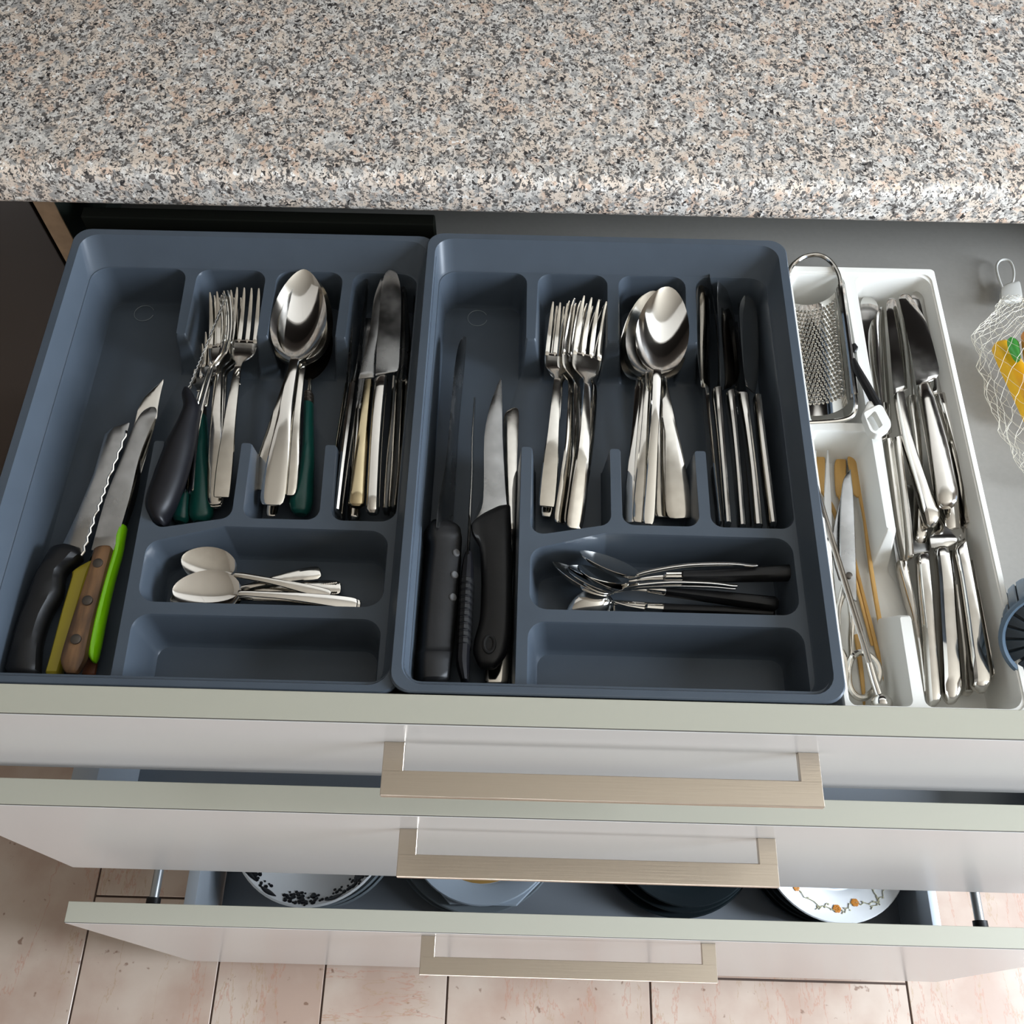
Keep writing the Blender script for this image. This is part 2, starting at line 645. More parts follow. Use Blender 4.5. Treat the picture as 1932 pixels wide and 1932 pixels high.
# floor slabs: columns between joints (x), each column with its own cross joints (y)
XJ = [-1.62, -1.30, -0.985, -0.672, -0.479, -0.329, -0.157, 0.125, 0.483, 0.79, 1.10, 1.42]
YJ = {3: [-1.25, -0.72, -0.46, 0.0078, 0.52, 1.05], 7: [-1.25, -0.75, -0.42, -0.078, 0.42, 1.05]}
for i in range(len(XJ) - 1):
    ys = YJ.get(i) or [-1.25, -0.80 + 0.07 * ((i * 3) % 4), -0.27 - 0.05 * ((i * 5) % 3), 0.17 + 0.06 * (i % 3), 0.58, 1.05]
    for j in range(len(ys) - 1):
        g = 0.0014
        t = raw('tile', rbox(XJ[i] + g, XJ[i + 1] - g, ys[j] + g, ys[j + 1] - g, -0.006, 0.0, 0.0006, 1), 'marble_cross' if (i * 3 + j) % 4 in (1,) else 'marble', smooth=0)
        t.location = (0, 0, 0)
        t.parent = floor
        t.matrix_parent_inverse = Matrix.Translation(-Vector(floor.location))

# ================================================================ worktop
prof = []
r1, r2 = 0.011, 0.009
y0, y1, z0, z1 = 0.4226, 1.051, 0.9375, 0.9765
for i in range(9):
    a = math.pi / 2 * i / 8
    prof.append((y0 + r2 - r2 * math.sin(a), z0 + r2 - r2 * math.cos(a)))
for i in range(9):
    a = math.pi / 2 * i / 8
    prof.append((y0 + r1 - r1 * math.cos(a), z1 - r1 + r1 * math.sin(a)))
prof += [(y1, z1), (y1, z0)]
V = [Vector((x, y, z)) for x in (-1.6, 1.6) for y, z in prof]
n = len(prof)
F = [(i, (i + 1) % n, n + (i + 1) % n, n + i) for i in range(n)] + [tuple(range(n)), tuple(range(n, 2 * n))]
single('worktop', 'speckled pink and grey granite worktop with rounded front edge above the open drawers', 'worktop', (V, F), 'granite', smooth=40)

# ================================================================ cabinet with three pulled-out drawers
TH = 0.0195
HX, HL = -0.0151, 0.1428


def handle_geo(y, z):
    """flat U-shaped bar pull"""
    z0, z1 = z - 0.0055, z
    yo = y - 0.0352
    w = 0.0138
    d = 0.0165
    return join(rbox(HX - HL, HX - HL + w, yo + d - 0.001, y, z0, z1, 0.0004, 1), rbox(HX + HL - w, HX + HL, yo + d - 0.001, y, z0, z1, 0.0004, 1), rbox(HX - HL, HX + HL, yo, yo + d, z0, z1, 0.0005, 1))


def front(y, zb, zt):
    return rbox(-0.4985, 0.4985, y, y + TH, zb, zt - 0.0012, 0.0006, 1)


def band(y, zt):
    return ('edge_band', rbox(-0.4985, 0.4985, y + 0.0009, y + TH, zt - 0.0012, zt, 0.0003, 1), 'edge', None, 'top edge of the drawer front, coloured grey beige for its dimmer light')


def joint(y, zt):
    return ('edge_joint', box(-0.4984, 0.4984, y + 0.0003, y + 0.0010, zt - 0.0012, zt - 0.0006), 'joint', None, 'dark joint line')


D1F = 0.868
cab_parts = [
    ('side_panel', rbox(-0.4985, -0.4805, 0.458, 1.04, 0.07, 0.936, 0.0006, 1), 'carcass', [('edge_strip', rbox(-0.4985, -0.4805, 0.4565, 0.458, 0.07, 0.936, 0.0003, 1), 'chip', None, 'tan raw front edge of the cabinet side')]),
    ('side_panel', rbox(0.4805, 0.4985, 0.458, 1.04, 0.07, 0.936, 0.0006, 1), 'carcass', [('edge_strip', rbox(0.4805, 0.4985, 0.4565, 0.458, 0.07, 0.936, 0.0003, 1), 'chip')]),
    ('back_panel', box(-0.4805, 0.4805, 1.025, 1.04, 0.07, 0.936), 'carcass'),
    ('bottom_panel', box(-0.4805, 0.4805, 0.458, 1.025, 0.07, 0.086), 'carcass'),
    ('plinth', box(-0.4985, 0.4985, 0.51, 0.526, 0.0, 0.07), 'lacquer'),
]
# top drawer: cutlery
cab_parts.append(('drawer', front(0.0, 0.7967, 0.9321), 'lacquer', [
    band(0.0, 0.9321),
    joint(0.0, 0.9321),
    ('handle', handle_geo(0.0, 0.8918), 'nickel', None, 'brushed nickel bar handle'),
    ('drawer_floor', box(-0.452, 0.452, TH, 0.50, D1F - 0.012, D1F), 'drawerfloor'),
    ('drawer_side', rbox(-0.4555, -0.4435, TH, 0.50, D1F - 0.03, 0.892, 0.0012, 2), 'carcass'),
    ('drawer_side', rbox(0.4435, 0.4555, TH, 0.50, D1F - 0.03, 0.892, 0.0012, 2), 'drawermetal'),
    ('drawer_back', box(-0.452, 0.452, 0.50, 0.514, D1F - 0.012, 0.920), 'carcass'),
    ('shade_bar', rbox(-0.4430, -0.1490, 0.4225, 0.4345, D1F, 0.927, 0.001, 1), 'olive', None, 'added dark olive bar in place of the shade behind the left blue tray'),  # added bar, its near-black colour stands in for the shade under the worktop
], 'top drawer front, opened over the cutlery trays'))
# middle drawer
Y2 = -0.0299
cab_parts.append(('drawer', front(Y2, 0.5197, 0.8042), 'lacquer', [
    band(Y2, 0.8042),
    joint(Y2, 0.8042),
    ('handle', handle_geo(Y2, 0.7582), 'nickel', None, 'brushed nickel bar handle'),
    ('drawer_floor', box(-0.446, 0.446, Y2 + TH, 0.46, 0.533, 0.541), 'drawerdark'),
    ('drawer_side', rbox(-0.468, -0.444, Y2 + TH, 0.46, 0.52, 0.640, 0.0015, 2), 'drawermetal'),
    ('drawer_side', rbox(0.444, 0.468, Y2 + TH, 0.46, 0.52, 0.640, 0.0015, 2), 'drawermetal'),
    ('drawer_back', box(-0.444, 0.444, 0.46, 0.472, 0.53, 0.66), 'drawermetal'),
]))
# bottom drawer with rail rods
Y3 = -0.0793
bz = 0.12


def rail(x):
    return tube([(x, Y3 + TH + 0.014, 0.372), (x, 0.40, 0.372)], 0.0052, 12)


def railcap(x):
    return tube([(x, Y3 + TH - 0.001, 0.372), (x, Y3 + TH + 0.002, 0.372), (x, Y3 + TH + 0.022, 0.372)], 0.0082, 12, taper=[1.15, 1, 0.95])


cab_parts.append(('drawer', front(Y3, 0.07, 0.5113), 'lacquer', [
    band(Y3, 0.5113),
    joint(Y3, 0.5113),
    ('handle', handle_geo(Y3, 0.4895), 'nickel', None, 'brushed nickel bar handle'),
    ('drawer_floor', box(-0.455, 0.455, Y3 + TH, 0.40, bz - 0.012, bz), 'drawerdark'),
    ('drawer_side', rbox(-0.4735, -0.459, Y3 + TH, 0.40, bz - 0.03, 0.228, 0.0012, 2), 'drawermetal'),
    ('drawer_side', rbox(0.4435, 0.4545, Y3 + TH, 0.40, bz - 0.03, 0.228, 0.0012, 2), 'drawermetal'),
    ('drawer_back', box(-0.459, 0.44, 0.40, 0.412, bz, 0.30), 'drawermetal'),
    ('rail', rail(-0.463), 'rod', None, 'thin metal side rail rod'),
    ('rail', rail(0.4395), 'rod', None, 'thin metal side rail rod'),
    ('rail_cap', railcap(-0.463), 'black', None, 'black end cap of the rail'),
    ('rail_cap', railcap(0.4395), 'black', None, 'black end cap of the rail'),
]))
thing('base_cabinet', 'white lacquered kitchen base unit with three pulled-out drawers and nickel bar handles', 'cabinet', cab_parts, loc=(0, 0.5, 0))

thing('appliance_front', 'dark brown appliance front under the worktop left of the open drawers', 'appliance', [
    ('front_panel', rbox(-1.10, -0.5025, 0.458, 0.478, 0.11, 0.925, 0.002, 2), 'brown'),
    ('body', box(-1.095, -0.507, 0.4785, 1.03, 0.0, 0.925), 'black'),
], loc=(-0.80, 0.74, 0))

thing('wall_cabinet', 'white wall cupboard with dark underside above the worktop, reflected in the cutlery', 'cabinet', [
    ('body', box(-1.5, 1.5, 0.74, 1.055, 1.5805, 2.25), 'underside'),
    ('door', rbox(-1.5, -0.503, 0.72, 0.739, 1.58, 2.25, 0.001, 1), 'doorwhite'),
    ('door', rbox(-0.498, 0.498, 0.72, 0.739, 1.58, 2.25, 0.001, 1), 'doorwhite'),
    ('door', rbox(0.503, 1.5, 0.72, 0.739, 1.58, 2.25, 0.001, 1), 'doorwhite'),
], loc=(0, 0.9, 1.58))


# ================================================================ cutlery trays
def rounded(pts, rad, seg=6):
    out = []
    n = len(pts)
    for i in range(n):
        p = Vector(pts[i])
        a = Vector(pts[i - 1]) - p
        b = Vector(pts[(i + 1) % n]) - p
        la, lb = a.length, b.length
        a.normalize()
        b.normalize()
        ang = math.acos(max(-1, min(1, a.dot(b))))
        r = rad[i] if isinstance(rad, (list, tuple)) else rad
        d = min(r / math.tan(ang / 2), la * 0.48, lb * 0.48)
        r = d * math.tan(ang / 2)
        c = p + (a + b).normalized() * (r / math.sin(ang / 2))
        s = p + a * d - c
        e = p + b * d - c
        a0 = math.atan2(s.y, s.x)
        da = math.atan2(e.y, e.x) - a0
        while da > math.pi:
            da -= 2 * math.pi
        while da < -math.pi:
            da += 2 * math.pi
        for k in range(seg + 1):
            t = a0 + da * k / seg
            out.append(Vector((c.x + r * math.cos(t), c.y + r * math.sin(t))))
    return out


def moulded(outer, inner, level, zl, holes, depth, xf, skirt, flange):
    """injection-moulded tray: flat rim, inner wall down to the divider level, pockets below it. mm in, metres out"""
    V, F = [], []

    def ring(pts, z):
        i0 = len(V)
        V.extend(xf(p.x, p.y, z) for p in pts)
        return list(range(i0, len(V)))

    def bridge(a, b):
        n = len(a)
        for i in range(n):
            F.append((a[i], a[(i + 1) % n], b[(i + 1) % n], b[i]))

    def inset(pts, d):
        cx = sum(p.x for p in pts) / len(pts)
        cy = sum(p.y for p in pts) / len(pts)
        mx = max(abs(p.x - cx) for p in pts)
        my = max(abs(p.y - cy) for p in pts)
        return [Vector((cx + (p.x - cx) * (1 - d / mx), cy + (p.y - cy) * (1 - d / my))) for p in pts]

    o_low = ring(inset(outer, skirt), -depth)
    o_lip = ring(inset(outer, flange), -3.5)
    o_lip2 = ring(outer, -3.3)
    o_top = ring(outer, -1.2)
    o_top2 = ring(inset(outer, 0.9), 0)
    bridge(o_low, o_lip)
    bridge(o_lip, o_lip2)
    bridge(o_lip2, o_top)
    bridge(o_top, o_top2)
    F.append(tuple(o_low))
    i_top = ring(inset(inner, -0.5), 0)
    i_top2 = ring(inner, -0.9)
    bridge(o_top2, i_top)
    bridge(i_top, i_top2)
    if zl > 1:
        lv = ring(inset(level, -1.2), -zl + 1.4)
        lv2 = ring(level, -zl)
        bridge(i_top2, lv)
        bridge(lv, lv2)
    else:
        lv2 = i_top2
    tops, walls = [], []
    for top, bot, hz in holes:
        def lerp(t):
            return [a.lerp(b, t) for a, b in zip(top, bot)]
        t0 = ring(top, -zl)
        walls.append(t0)
        prev = t0
        for t, z in ((0.05, 0.8), (0.12, 2.0), (0.55, hz * 0.62), (0.74, hz * 0.88), (0.86, hz * 0.965), (1.0, hz)):
            cur = ring(lerp(t), -zl - z)
            bridge(prev, cur)
            prev = cur
        loop = [Vector((p.x, p.y, 0)) for p in bot]
        for tri in tessellate_polygon([loop]):
            F.append(tuple(prev[i] for i in tri))
    loops = [[Vector((p.x, p.y, 0)) for p in level]] + [[Vector((p.x, p.y, 0)) for p in h[0]] for h in holes]
    flat = list(lv2) + [i for w in walls for i in w]
    for tri in tessellate_polygon(loops):
        F.append(tuple(flat[i] for i in tri))
    return V, F


def rect(x0, y0, x1, y1, r, seg=6):
    return rounded([(x0, y0), (x1, y0), (x1, y1), (x0, y1)], r, seg)


def blue_tray(xf, W, al=13.6, ab=18):
    d = W - 290
    outer = rect(0, 0, W, 387, 13)
    inner = rect(7.5, 5.5, W - 7.5, 380, 14)
    level = rect(al - 0.6, 8, W - 14, 362.5, 14)
    e = W - 14.6
    top = [(al, 8.6), (80, 8.6), (80.5, 195), (88, 195), (88, 121.5), (145.3, 132.3), (145.6, 195), (153, 195), (153, 132), (208, 132), (208, 195), (216, 195), (216, 132), (e, 132),
           (e, 361.8), (218.5, 361.8), (215.8, 295), (208, 295), (210.5, 361.8), (156, 361.8), (154, 295), (146, 295), (147, 361.8), (90.5, 361.8), (89, 295), (82, 295), (81.5, 361.8), (al, 361.8)]
    tr = [12, 6, 1.8, 1.8, 9, 9, 1.8, 1.8, 9, 9, 1.8, 1.8, 9, 10, 12, 11, 1.5, 1.5, 11, 11, 1.5, 1.5, 11, 11, 1.5, 1.5, 11, 14]
    bot = [(ab, 13), (76, 13), (77, 198), (92, 198), (92.5, 127), (141.5, 136.5), (142, 198), (156.5, 198), (157, 136.5), (204, 136.5), (204.5, 198), (219.5, 198), (220, 136.5), (e - 4, 136.5),
           (e - 4, 356), (224, 356), (221.5, 280), (202.5, 280), (204, 356), (162, 356), (161, 279), (140, 279), (141, 356), (98, 356), (97, 280.5), (76.5, 280.5), (76, 356), (ab, 356)]
    br = [8, 5, 2, 2, 7, 7, 2, 2, 7, 7, 2, 2, 7, 8, 9, 9, 3, 3, 9, 9, 3, 3, 9, 9, 3, 3, 9, 10]
    hE = ([(88.3, 66), (e - 3.5, 66), (e - 3.5, 124.5), (141, 125.3), (88.3, 111)], [12, 12, 12, 8, 11])
    hEb = ([(95, 71), (e - 9, 71), (e - 9, 117), (144, 117.5), (95, 105)], [9, 9, 9, 8, 9])
    hF = ([(87.6, 8.8), (e - 3.0, 8.8), (e - 3.0, 57.2), (87.6, 57.2)], [5, 5, 12, 12])
    hFb = ([(95, 13.5), (e - 9, 13.5), (e - 9, 48), (95, 48)], [5, 5, 9, 9])
    holes = [(rounded(top, tr), rounded(bot, br), 39.0)]
    holes.append((rounded(*hE), rounded(*hEb), 38.5))
    holes.append((rounded(*hF), rounded(*hFb), 38.5))
    return moulded(outer, inner, level, 18.0, holes, 59.5, xf, 9.0, 8.0)


def xf_left(x, y, z):
    t = max(0.0, min(1.0, (x - 9) / 60))
    t = t * t * (3 - 2 * t)
    u = max(0.0, min(1.0, (x - 222) / 36))
    d = t * (9.8 + (350 - y) * 0.038) * (1 - u) + 23.5 * u
    return Vector((-0.4415 + (x + d) / 1000, 0.0205 + y / 1000, 0.9300 + z / 1000))


def xf_right(x, y, z):
    return Vector((-0.1527 + x / 1000, 0.0205 + y / 1000, 0.9341 + (z if z > -59 else -63.4) / 1000))


tl = single('cutlery_tray', 'slate blue plastic cutlery tray on the left, with the lime and wooden handled knives', 'tray', blue_tray(xf_left, 272), 'tray', 'slate blue cutlery trays', smooth=38)
tm = single('cutlery_tray', 'slate blue plastic cutlery tray in the middle, with black handled knives and black coffee spoons', 'tray', blue_tray(xf_right, 290, 10.6, 13.5), 'tray', 'slate blue cutlery trays', smooth=38)

for tr_, c_ in ((tl, (-0.3953, 0.3663, 0.8736)), (tm, (-0.1121, 0.3663, 0.8774))):
    ring_ = [Vector(c_) + Vector((0.0082 * math.cos(a), 0.0082 * math.sin(a), 0)) for a in [2 * math.pi * (i + 2) / 28 for i in range(26)]]
    add_part(tr_, ('mould_mark', tube(ring_, 0.00022, 5), 'greychina', None, 'faint round moulding mark'), tuple(tr_.location))


def white_tray():
    def xf(x, y, z):
        return Vector((0.1415 + x / 1000, 0.0205 + y / 1000, D1F + 0.0445 + z / 1000))
    outer = rect(0, 0, 123, 380, 3)
    inner = rect(3.2, 5, 118.5, 373.5, 8)
    bl_t = rounded([(4.2, 226), (47.5, 226), (47.5, 372), (4.2, 372)], [4, 4, 9, 6])
    bl_b = rounded([(8, 229), (44.5, 229), (44.5, 362), (8, 362)], [4, 4, 8, 6])
    top = [(4.2, 6.0), (45.8, 6.0), (46.5, 69), (54, 69), (53.5, 6.0), (117.6, 6.0), (117.6, 372), (56.5, 372), (55.5, 220), (54, 137), (47.8, 137), (48, 219), (4.2, 219)]
    bot = [(8, 9), (42, 9), (42, 86), (58, 86), (58, 9), (112, 9), (112, 361), (61, 361), (59.5, 220), (60, 118), (44, 118), (44, 214), (8, 214)]
    tr = [4, 5, 1.5, 1.5, 5, 10, 11, 10, 3, 1.5, 1.5, 8, 4]
    br = [4, 4, 2, 2, 4, 8, 9, 8, 3, 2, 2, 6, 4]
    return moulded(outer, inner, inner, 0.9, [(bl_t, bl_b, 39.0), (rounded(top, tr), rounded(bot, br), 39.0)], 44.0, xf, 2.5, 0.8)


single('cutlery_tray', 'white plastic cutlery tray with silver knives, grater and bamboo picks', 'tray', white_tray(), 'white', smooth=38)


# ================================================================ cutlery builders
def sp(st, n=12, e=0.75, dens=3):
    return strip(densify(st, dens), n, e)


def knife(name, label, blade, handle, bm, hm, extra=(), group=None, be=1.0, he=0.75, cat='knife', hn=12, bd=3):
    parts = [('blade', sp(blade, 8, be, bd), bm), ('handle', sp(handle, hn, he), hm, list(extra))]
    return thing(name, label, cat, parts, group)


def fork_head(tip, neck, w, roll, mt, long=0.62):
    """four-tined head between neck and tip; returns one mesh"""
    a, X, Y, Z, Ln = frame(neck, tip, roll)
    t0 = 1 - long
    gs = []
    rows = [(0.0, 0.0026, 0.0, 2.4), (0.08, 0.0032, -0.0022, 2.2), (0.17, w * 0.36, -0.0046, 2.0), (0.25, w * 0.47, -0.0056, 1.9), (t0 + 0.01, w * 0.5, -0.0058, 1.8)]
    gs.append(strip(densify([(a + Y * (s * Ln) - X * q + Z * z, a + Y * (s * Ln) + X * q + Z * z, t) for s, q, z, t in rows], 3), 12, 0.6))
    tw = w / 4 * 0.72
    for k in range(4):
        cx = (k - 1.5) * (w - tw) / 3
        rr = []
        for s, f_, z in ((t0 - 0.02, 1.0, -0.0058), (t0 + 0.14, 0.98, -0.0052), (t0 + 0.36, 0.88, -0.0028), (t0 + 0.54, 0.66, 0.0004), (1.0, 0.34, 0.0030)):
            c = cx * (1 - 0.10 * max(0, s - t0))
            rr.append((a + Y * (s * Ln) + X * (c - tw / 2 * f_) + Z * z, a + Y * (s * Ln) + X * (c + tw / 2 * f_) + Z * z, 1.9 - 0.7 * (s - t0)))
        gs.append(strip(densify(rr, 2), 8, 0.7))
    return join(*gs)


def fork(label, tip, end, hw=0.024, w_end=0.0125, roll=0.0, mt='silver', group=None, neck_at=0.60, bend=0.004, square=False, extra=None):
    tp, en = Vector(tip), Vector(end)
    neck = en.lerp(tp, neck_at) + Vector((0, 0, bend * 0.4))
    head = fork_head(tip, neck, hw, roll, mt)
    we = w_end / 2
    rows = [(0.0, we * (0.92 if square else 0.72), 0, 2.2), (0.05, we, 0.0008, 2.3), (0.25, we * 0.98, bend * 0.7, 2.3), (0.55, we * 0.72, bend, 2.4), (0.85, 0.0034, bend * 0.5, 2.6), (1.01, 0.0027, 0, 2.5)]
    parts = [('head', head, mt), ('handle', local_strip(end, neck, rows, roll, 10, 0.6 if square else 0.75), mt, extra)]
    return thing('fork', label, 'fork', parts, group)


def spoon(label, tip, neck, end, bw, we, wn=0.005, roll=0.0, depth=0.008, mt='steel', group=None, p=0.85, q=0.52, bend=0.003, name='spoon', extra=None):
    b = bowl(tip, neck, bw, depth, roll, wn, p, q)
    rows = [(0.0, we / 2 * 0.7, 0, 1.8), (0.05, we / 2, 0.0004, 2.0), (0.25, we / 2 * 0.92, bend * 0.7, 2.1), (0.6, max(we * 0.30, wn * 0.5), bend, 2.3), (0.9, wn / 2 * 1.05, bend * 0.4, 2.6), (1.02, wn / 2, -0.0006, 2.2)]
    parts = [('bowl', b, mt), ('handle', local_strip(end, neck, rows, roll * 0.5, 10, 0.75), mt, extra)]
    return thing(name, label, 'spoon', parts, group)


# ================================================================ left tray, long pocket
teeth = []
ed = [Vector(p) for p in ((-0.389, 0.1311, 0.888), (-0.3862, 0.1647, 0.888), (-0.3829, 0.198, 0.888), (-0.3778, 0.2437, 0.888))]
zig = []
for i in range(3):
    for k in range(9):
        zig.append(ed[i].lerp(ed[i + 1], k / 9) + Vector((0.0007 if k % 2 else -0.0007, 0, 0.0004)))
knife('bread_knife', 'bread knife with serrated square-tipped blade and black handle, farthest left in its tray',
      [((-0.4059, 0.1363, 0.888), (-0.3892, 0.1311, 0.888), 1.6), ((-0.4002, 0.1673, 0.888), (-0.3864, 0.1647, 0.888), 1.6), ((-0.3959, 0.2007, 0.888), (-0.3831, 0.198, 0.888), 1.6), ((-0.395, 0.2354, 0.888), (-0.3786, 0.2335, 0.888), 1.5), ((-0.3906, 0.2417, 0.888), (-0.3781, 0.2427, 0.888), 1.3), ((-0.3799, 0.2461, 0.888), (-0.3781, 0.2461, 0.888), 0.8)],
      [((-0.4118, 0.1352, 0.887), (-0.3888, 0.1298, 0.887), 20), ((-0.4149, 0.1241, 0.887), (-0.3918, 0.1262, 0.887), 22), ((-0.418, 0.1147, 0.886), (-0.399, 0.1173, 0.886), 22), ((-0.4201, 0.0955, 0.886), (-0.3971, 0.1016, 0.886), 22), ((-0.4224, 0.0784, 0.885), (-0.4022, 0.0843, 0.885), 21), ((-0.4223, 0.0588, 0.885), (-0.4029, 0.0646, 0.885), 20), ((-0.4219, 0.0435, 0.885), (-0.3991, 0.0435, 0.885), 19)],
      'blade', 'black', bd=1)
root = bpy.data.objects['bread_knife']
add_part(root, ('serrated_edge', tube(zig, 0.0009, 6), 'steel'), tuple(root.location))

knife('kitchen_knife', 'pointed knife with ochre yellow handle lying under the wooden handled knife',
      [((-0.3859, 0.1287, 0.882), (-0.3805, 0.1274, 0.882), 1.5), ((-0.3781, 0.1785, 0.885), (-0.3644, 0.1759, 0.885), 1.5), ((-0.3743, 0.2457, 0.888), (-0.358, 0.2429, 0.888), 1.4), ((-0.3734, 0.2599, 0.889), (-0.3585, 0.2603, 0.889), 1.3), ((-0.3687, 0.2727, 0.89), (-0.3585, 0.2747, 0.89), 1.2), ((-0.3587, 0.2858, 0.891), (-0.3579, 0.2862, 0.891), 0.8)],
      [((-0.387, 0.1263, 0.881), (-0.3819, 0.1293, 0.881), 9), ((-0.3945, 0.1198, 0.881), (-0.3816, 0.1222, 0.881), 12), ((-0.3942, 0.1149, 0.881), (-0.3826, 0.1152, 0.881), 12), ((-0.3951, 0.0902, 0.881), (-0.3836, 0.0919, 0.881), 12), ((-0.3953, 0.0624, 0.881), (-0.3849, 0.0653, 0.881), 12), ((-0.3957, 0.0438, 0.881), (-0.386, 0.044, 0.881), 12)],
      'silver', 'yellow', he=0.5)

rv = []
for p in ((-0.3711, 0.1203, 0.899), (-0.3722, 0.0916, 0.899), (-0.3736, 0.0628, 0.899)):
    rv.append(('rivet', disc(p, 0.0036, 0.0022), 'rivet'))
knife('kitchen_knife', 'old round-tipped knife with brown wooden handle and three rivets',
      [((-0.3805, 0.133, 0.894), (-0.3644, 0.1334, 0.894), 1.6), ((-0.379, 0.1744, 0.895), (-0.3615, 0.1749, 0.895), 1.6), ((-0.3742, 0.2089, 0.896), (-0.361, 0.2092, 0.896), 1.6), ((-0.3709, 0.2335, 0.897), (-0.3575, 0.2339, 0.897), 1.5), ((-0.3677, 0.2458, 0.898), (-0.3545, 0.2462, 0.898), 1.4), ((-0.3648, 0.2516, 0.898), (-0.3549, 0.2518, 0.898), 1.2), ((-0.3613, 0.2546, 0.898), (-0.3567, 0.2547, 0.898), 1)],
      [((-0.3779, 0.1323, 0.894), (-0.3648, 0.1334, 0.894), 10), ((-0.3777, 0.1177, 0.894), (-0.3652, 0.118, 0.894), 11), ((-0.3798, 0.0976, 0.893), (-0.3659, 0.098, 0.893), 11), ((-0.3814, 0.0776, 0.893), (-0.3664, 0.0781, 0.893), 11), ((-0.3826, 0.0595, 0.893), (-0.366, 0.0599, 0.893), 11), ((-0.3826, 0.0493, 0.893), (-0.3659, 0.0498, 0.893), 10), ((-0.3792, 0.0425, 0.893), (-0.3684, 0.0422, 0.893), 8)],
      'blade', 'wood', rv, he=0.6)

knife('paring_knife', 'small knife with lime green handle and narrow black blade',
      [((-0.3626, 0.1538, 0.89), (-0.3623, 0.1559, 0.886), 1), ((-0.3613, 0.1706, 0.892), (-0.3602, 0.1752, 0.886), 1), ((-0.3604, 0.1896, 0.893), (-0.3603, 0.1952, 0.886), 1), ((-0.3628, 0.2129, 0.89), (-0.3626, 0.2106, 0.886), 0.8)],
      [((-0.3669, 0.1542, 0.889), (-0.3606, 0.1539, 0.889), 11), ((-0.3676, 0.1458, 0.889), (-0.3603, 0.1453, 0.889), 12), ((-0.3668, 0.1334, 0.888), (-0.3601, 0.1336, 0.888), 12), ((-0.368, 0.1111, 0.888), (-0.3612, 0.1112, 0.888), 13), ((-0.3694, 0.0857, 0.887), (-0.3614, 0.0859, 0.887), 14), ((-0.3698, 0.0651, 0.886), (-0.361, 0.0627, 0.886), 14), ((-0.3684, 0.0567, 0.886), (-0.3609, 0.055, 0.886), 12), ((-0.3654, 0.0523, 0.886), (-0.3616, 0.0517, 0.886), 8)],
      'black', 'lime', he=1.0)

single('wooden_stick', 'orange brown wooden stick end lying under the lime green handle', 'stick',
       sp([((-0.373, 0.083, 0.877), (-0.3666, 0.0825, 0.877), 4), ((-0.3733, 0.0567, 0.877), (-0.3646, 0.0563, 0.877), 5), ((-0.3736, 0.0454, 0.877), (-0.364, 0.0454, 0.877), 5)]), 'redwood')

# ================================================================ left tray, fork pocket
orn = []
for pts in ([(-0.2961, 0.2785, 0.909), (-0.295, 0.2829, 0.9095), (-0.2933, 0.285, 0.9095), (-0.2934, 0.2809, 0.9095), (-0.2947, 0.2772, 0.909)], [(-0.2971, 0.2724, 0.908), (-0.2946, 0.2758, 0.909), (-0.2926, 0.2773, 0.909), (-0.2928, 0.2742, 0.9085), (-0.2948, 0.2718, 0.908)], [(-0.2972, 0.2622, 0.9055), (-0.295, 0.2688, 0.9075), (-0.2913, 0.2716, 0.9085), (-0.2908, 0.2703, 0.9085)]):
    orn.append(tube(curve_pts(pts, 3), 0.0006, 5))
fork('silver fork with engraved scroll neck, lying topmost and rightmost in the left tray', (-0.2969, 0.3611, 0.912), (-0.2924, 0.177, 0.898), 0.0225, 0.0125, 4, extra=[('scroll_ornament', join(*orn), 'silver')], square=True)
fork('silver fork with its tines beside the steak knife blade, left tray', (-0.3204, 0.3622, 0.906), (-0.2992, 0.1755, 0.889), 0.0225, 0.012, -4)
fork('silver fork second in the nested stack of the left tray', (-0.3182, 0.3627, 0.901), (-0.2999, 0.1755, 0.885), 0.0225, 0.012, 0)
fork('silver fork lowest in the nested stack of the left tray', (-0.3155, 0.364, 0.896), (-0.3028, 0.177, 0.88), 0.0225, 0.012, 2)
fork('tilted silver fork leaning left against the black steak knife handle', (-0.315, 0.3569, 0.908), (-0.3163, 0.1808, 0.897), 0.022, 0.012, -52)
fork('tilted silver fork outermost on the left, half behind the black steak knife handle', (-0.3201, 0.3597, 0.901), (-0.3226, 0.1847, 0.891), 0.022, 0.012, -58)


def ferruled(name, label, cat, head, metal, fer, handle):
    parts = [('head', head, 'silver'), ('neck', sp(metal, 8, 0.9), 'silver'), ('ferrule', join(sp(fer, 12, 1.0, 2), *[sp([(Vector(fer[0][0]).lerp(Vector(fer[-1][0]), t), Vector(fer[0][1]).lerp(Vector(fer[-1][1]), t), fer[0][2] + 1.6), (Vector(fer[0][0]).lerp(Vector(fer[-1][0]), t + .12), Vector(fer[0][1]).lerp(Vector(fer[-1][1]), t + .12), fer[0][2] + 1.6)], 12, 1.0, 1) for t in (0.0, 0.4, 0.8)]), 'rivet'),
             ('handle', sp(handle, 14, 0.95), 'green')]
    return thing(name, label, cat, parts, 'green handled cutlery')


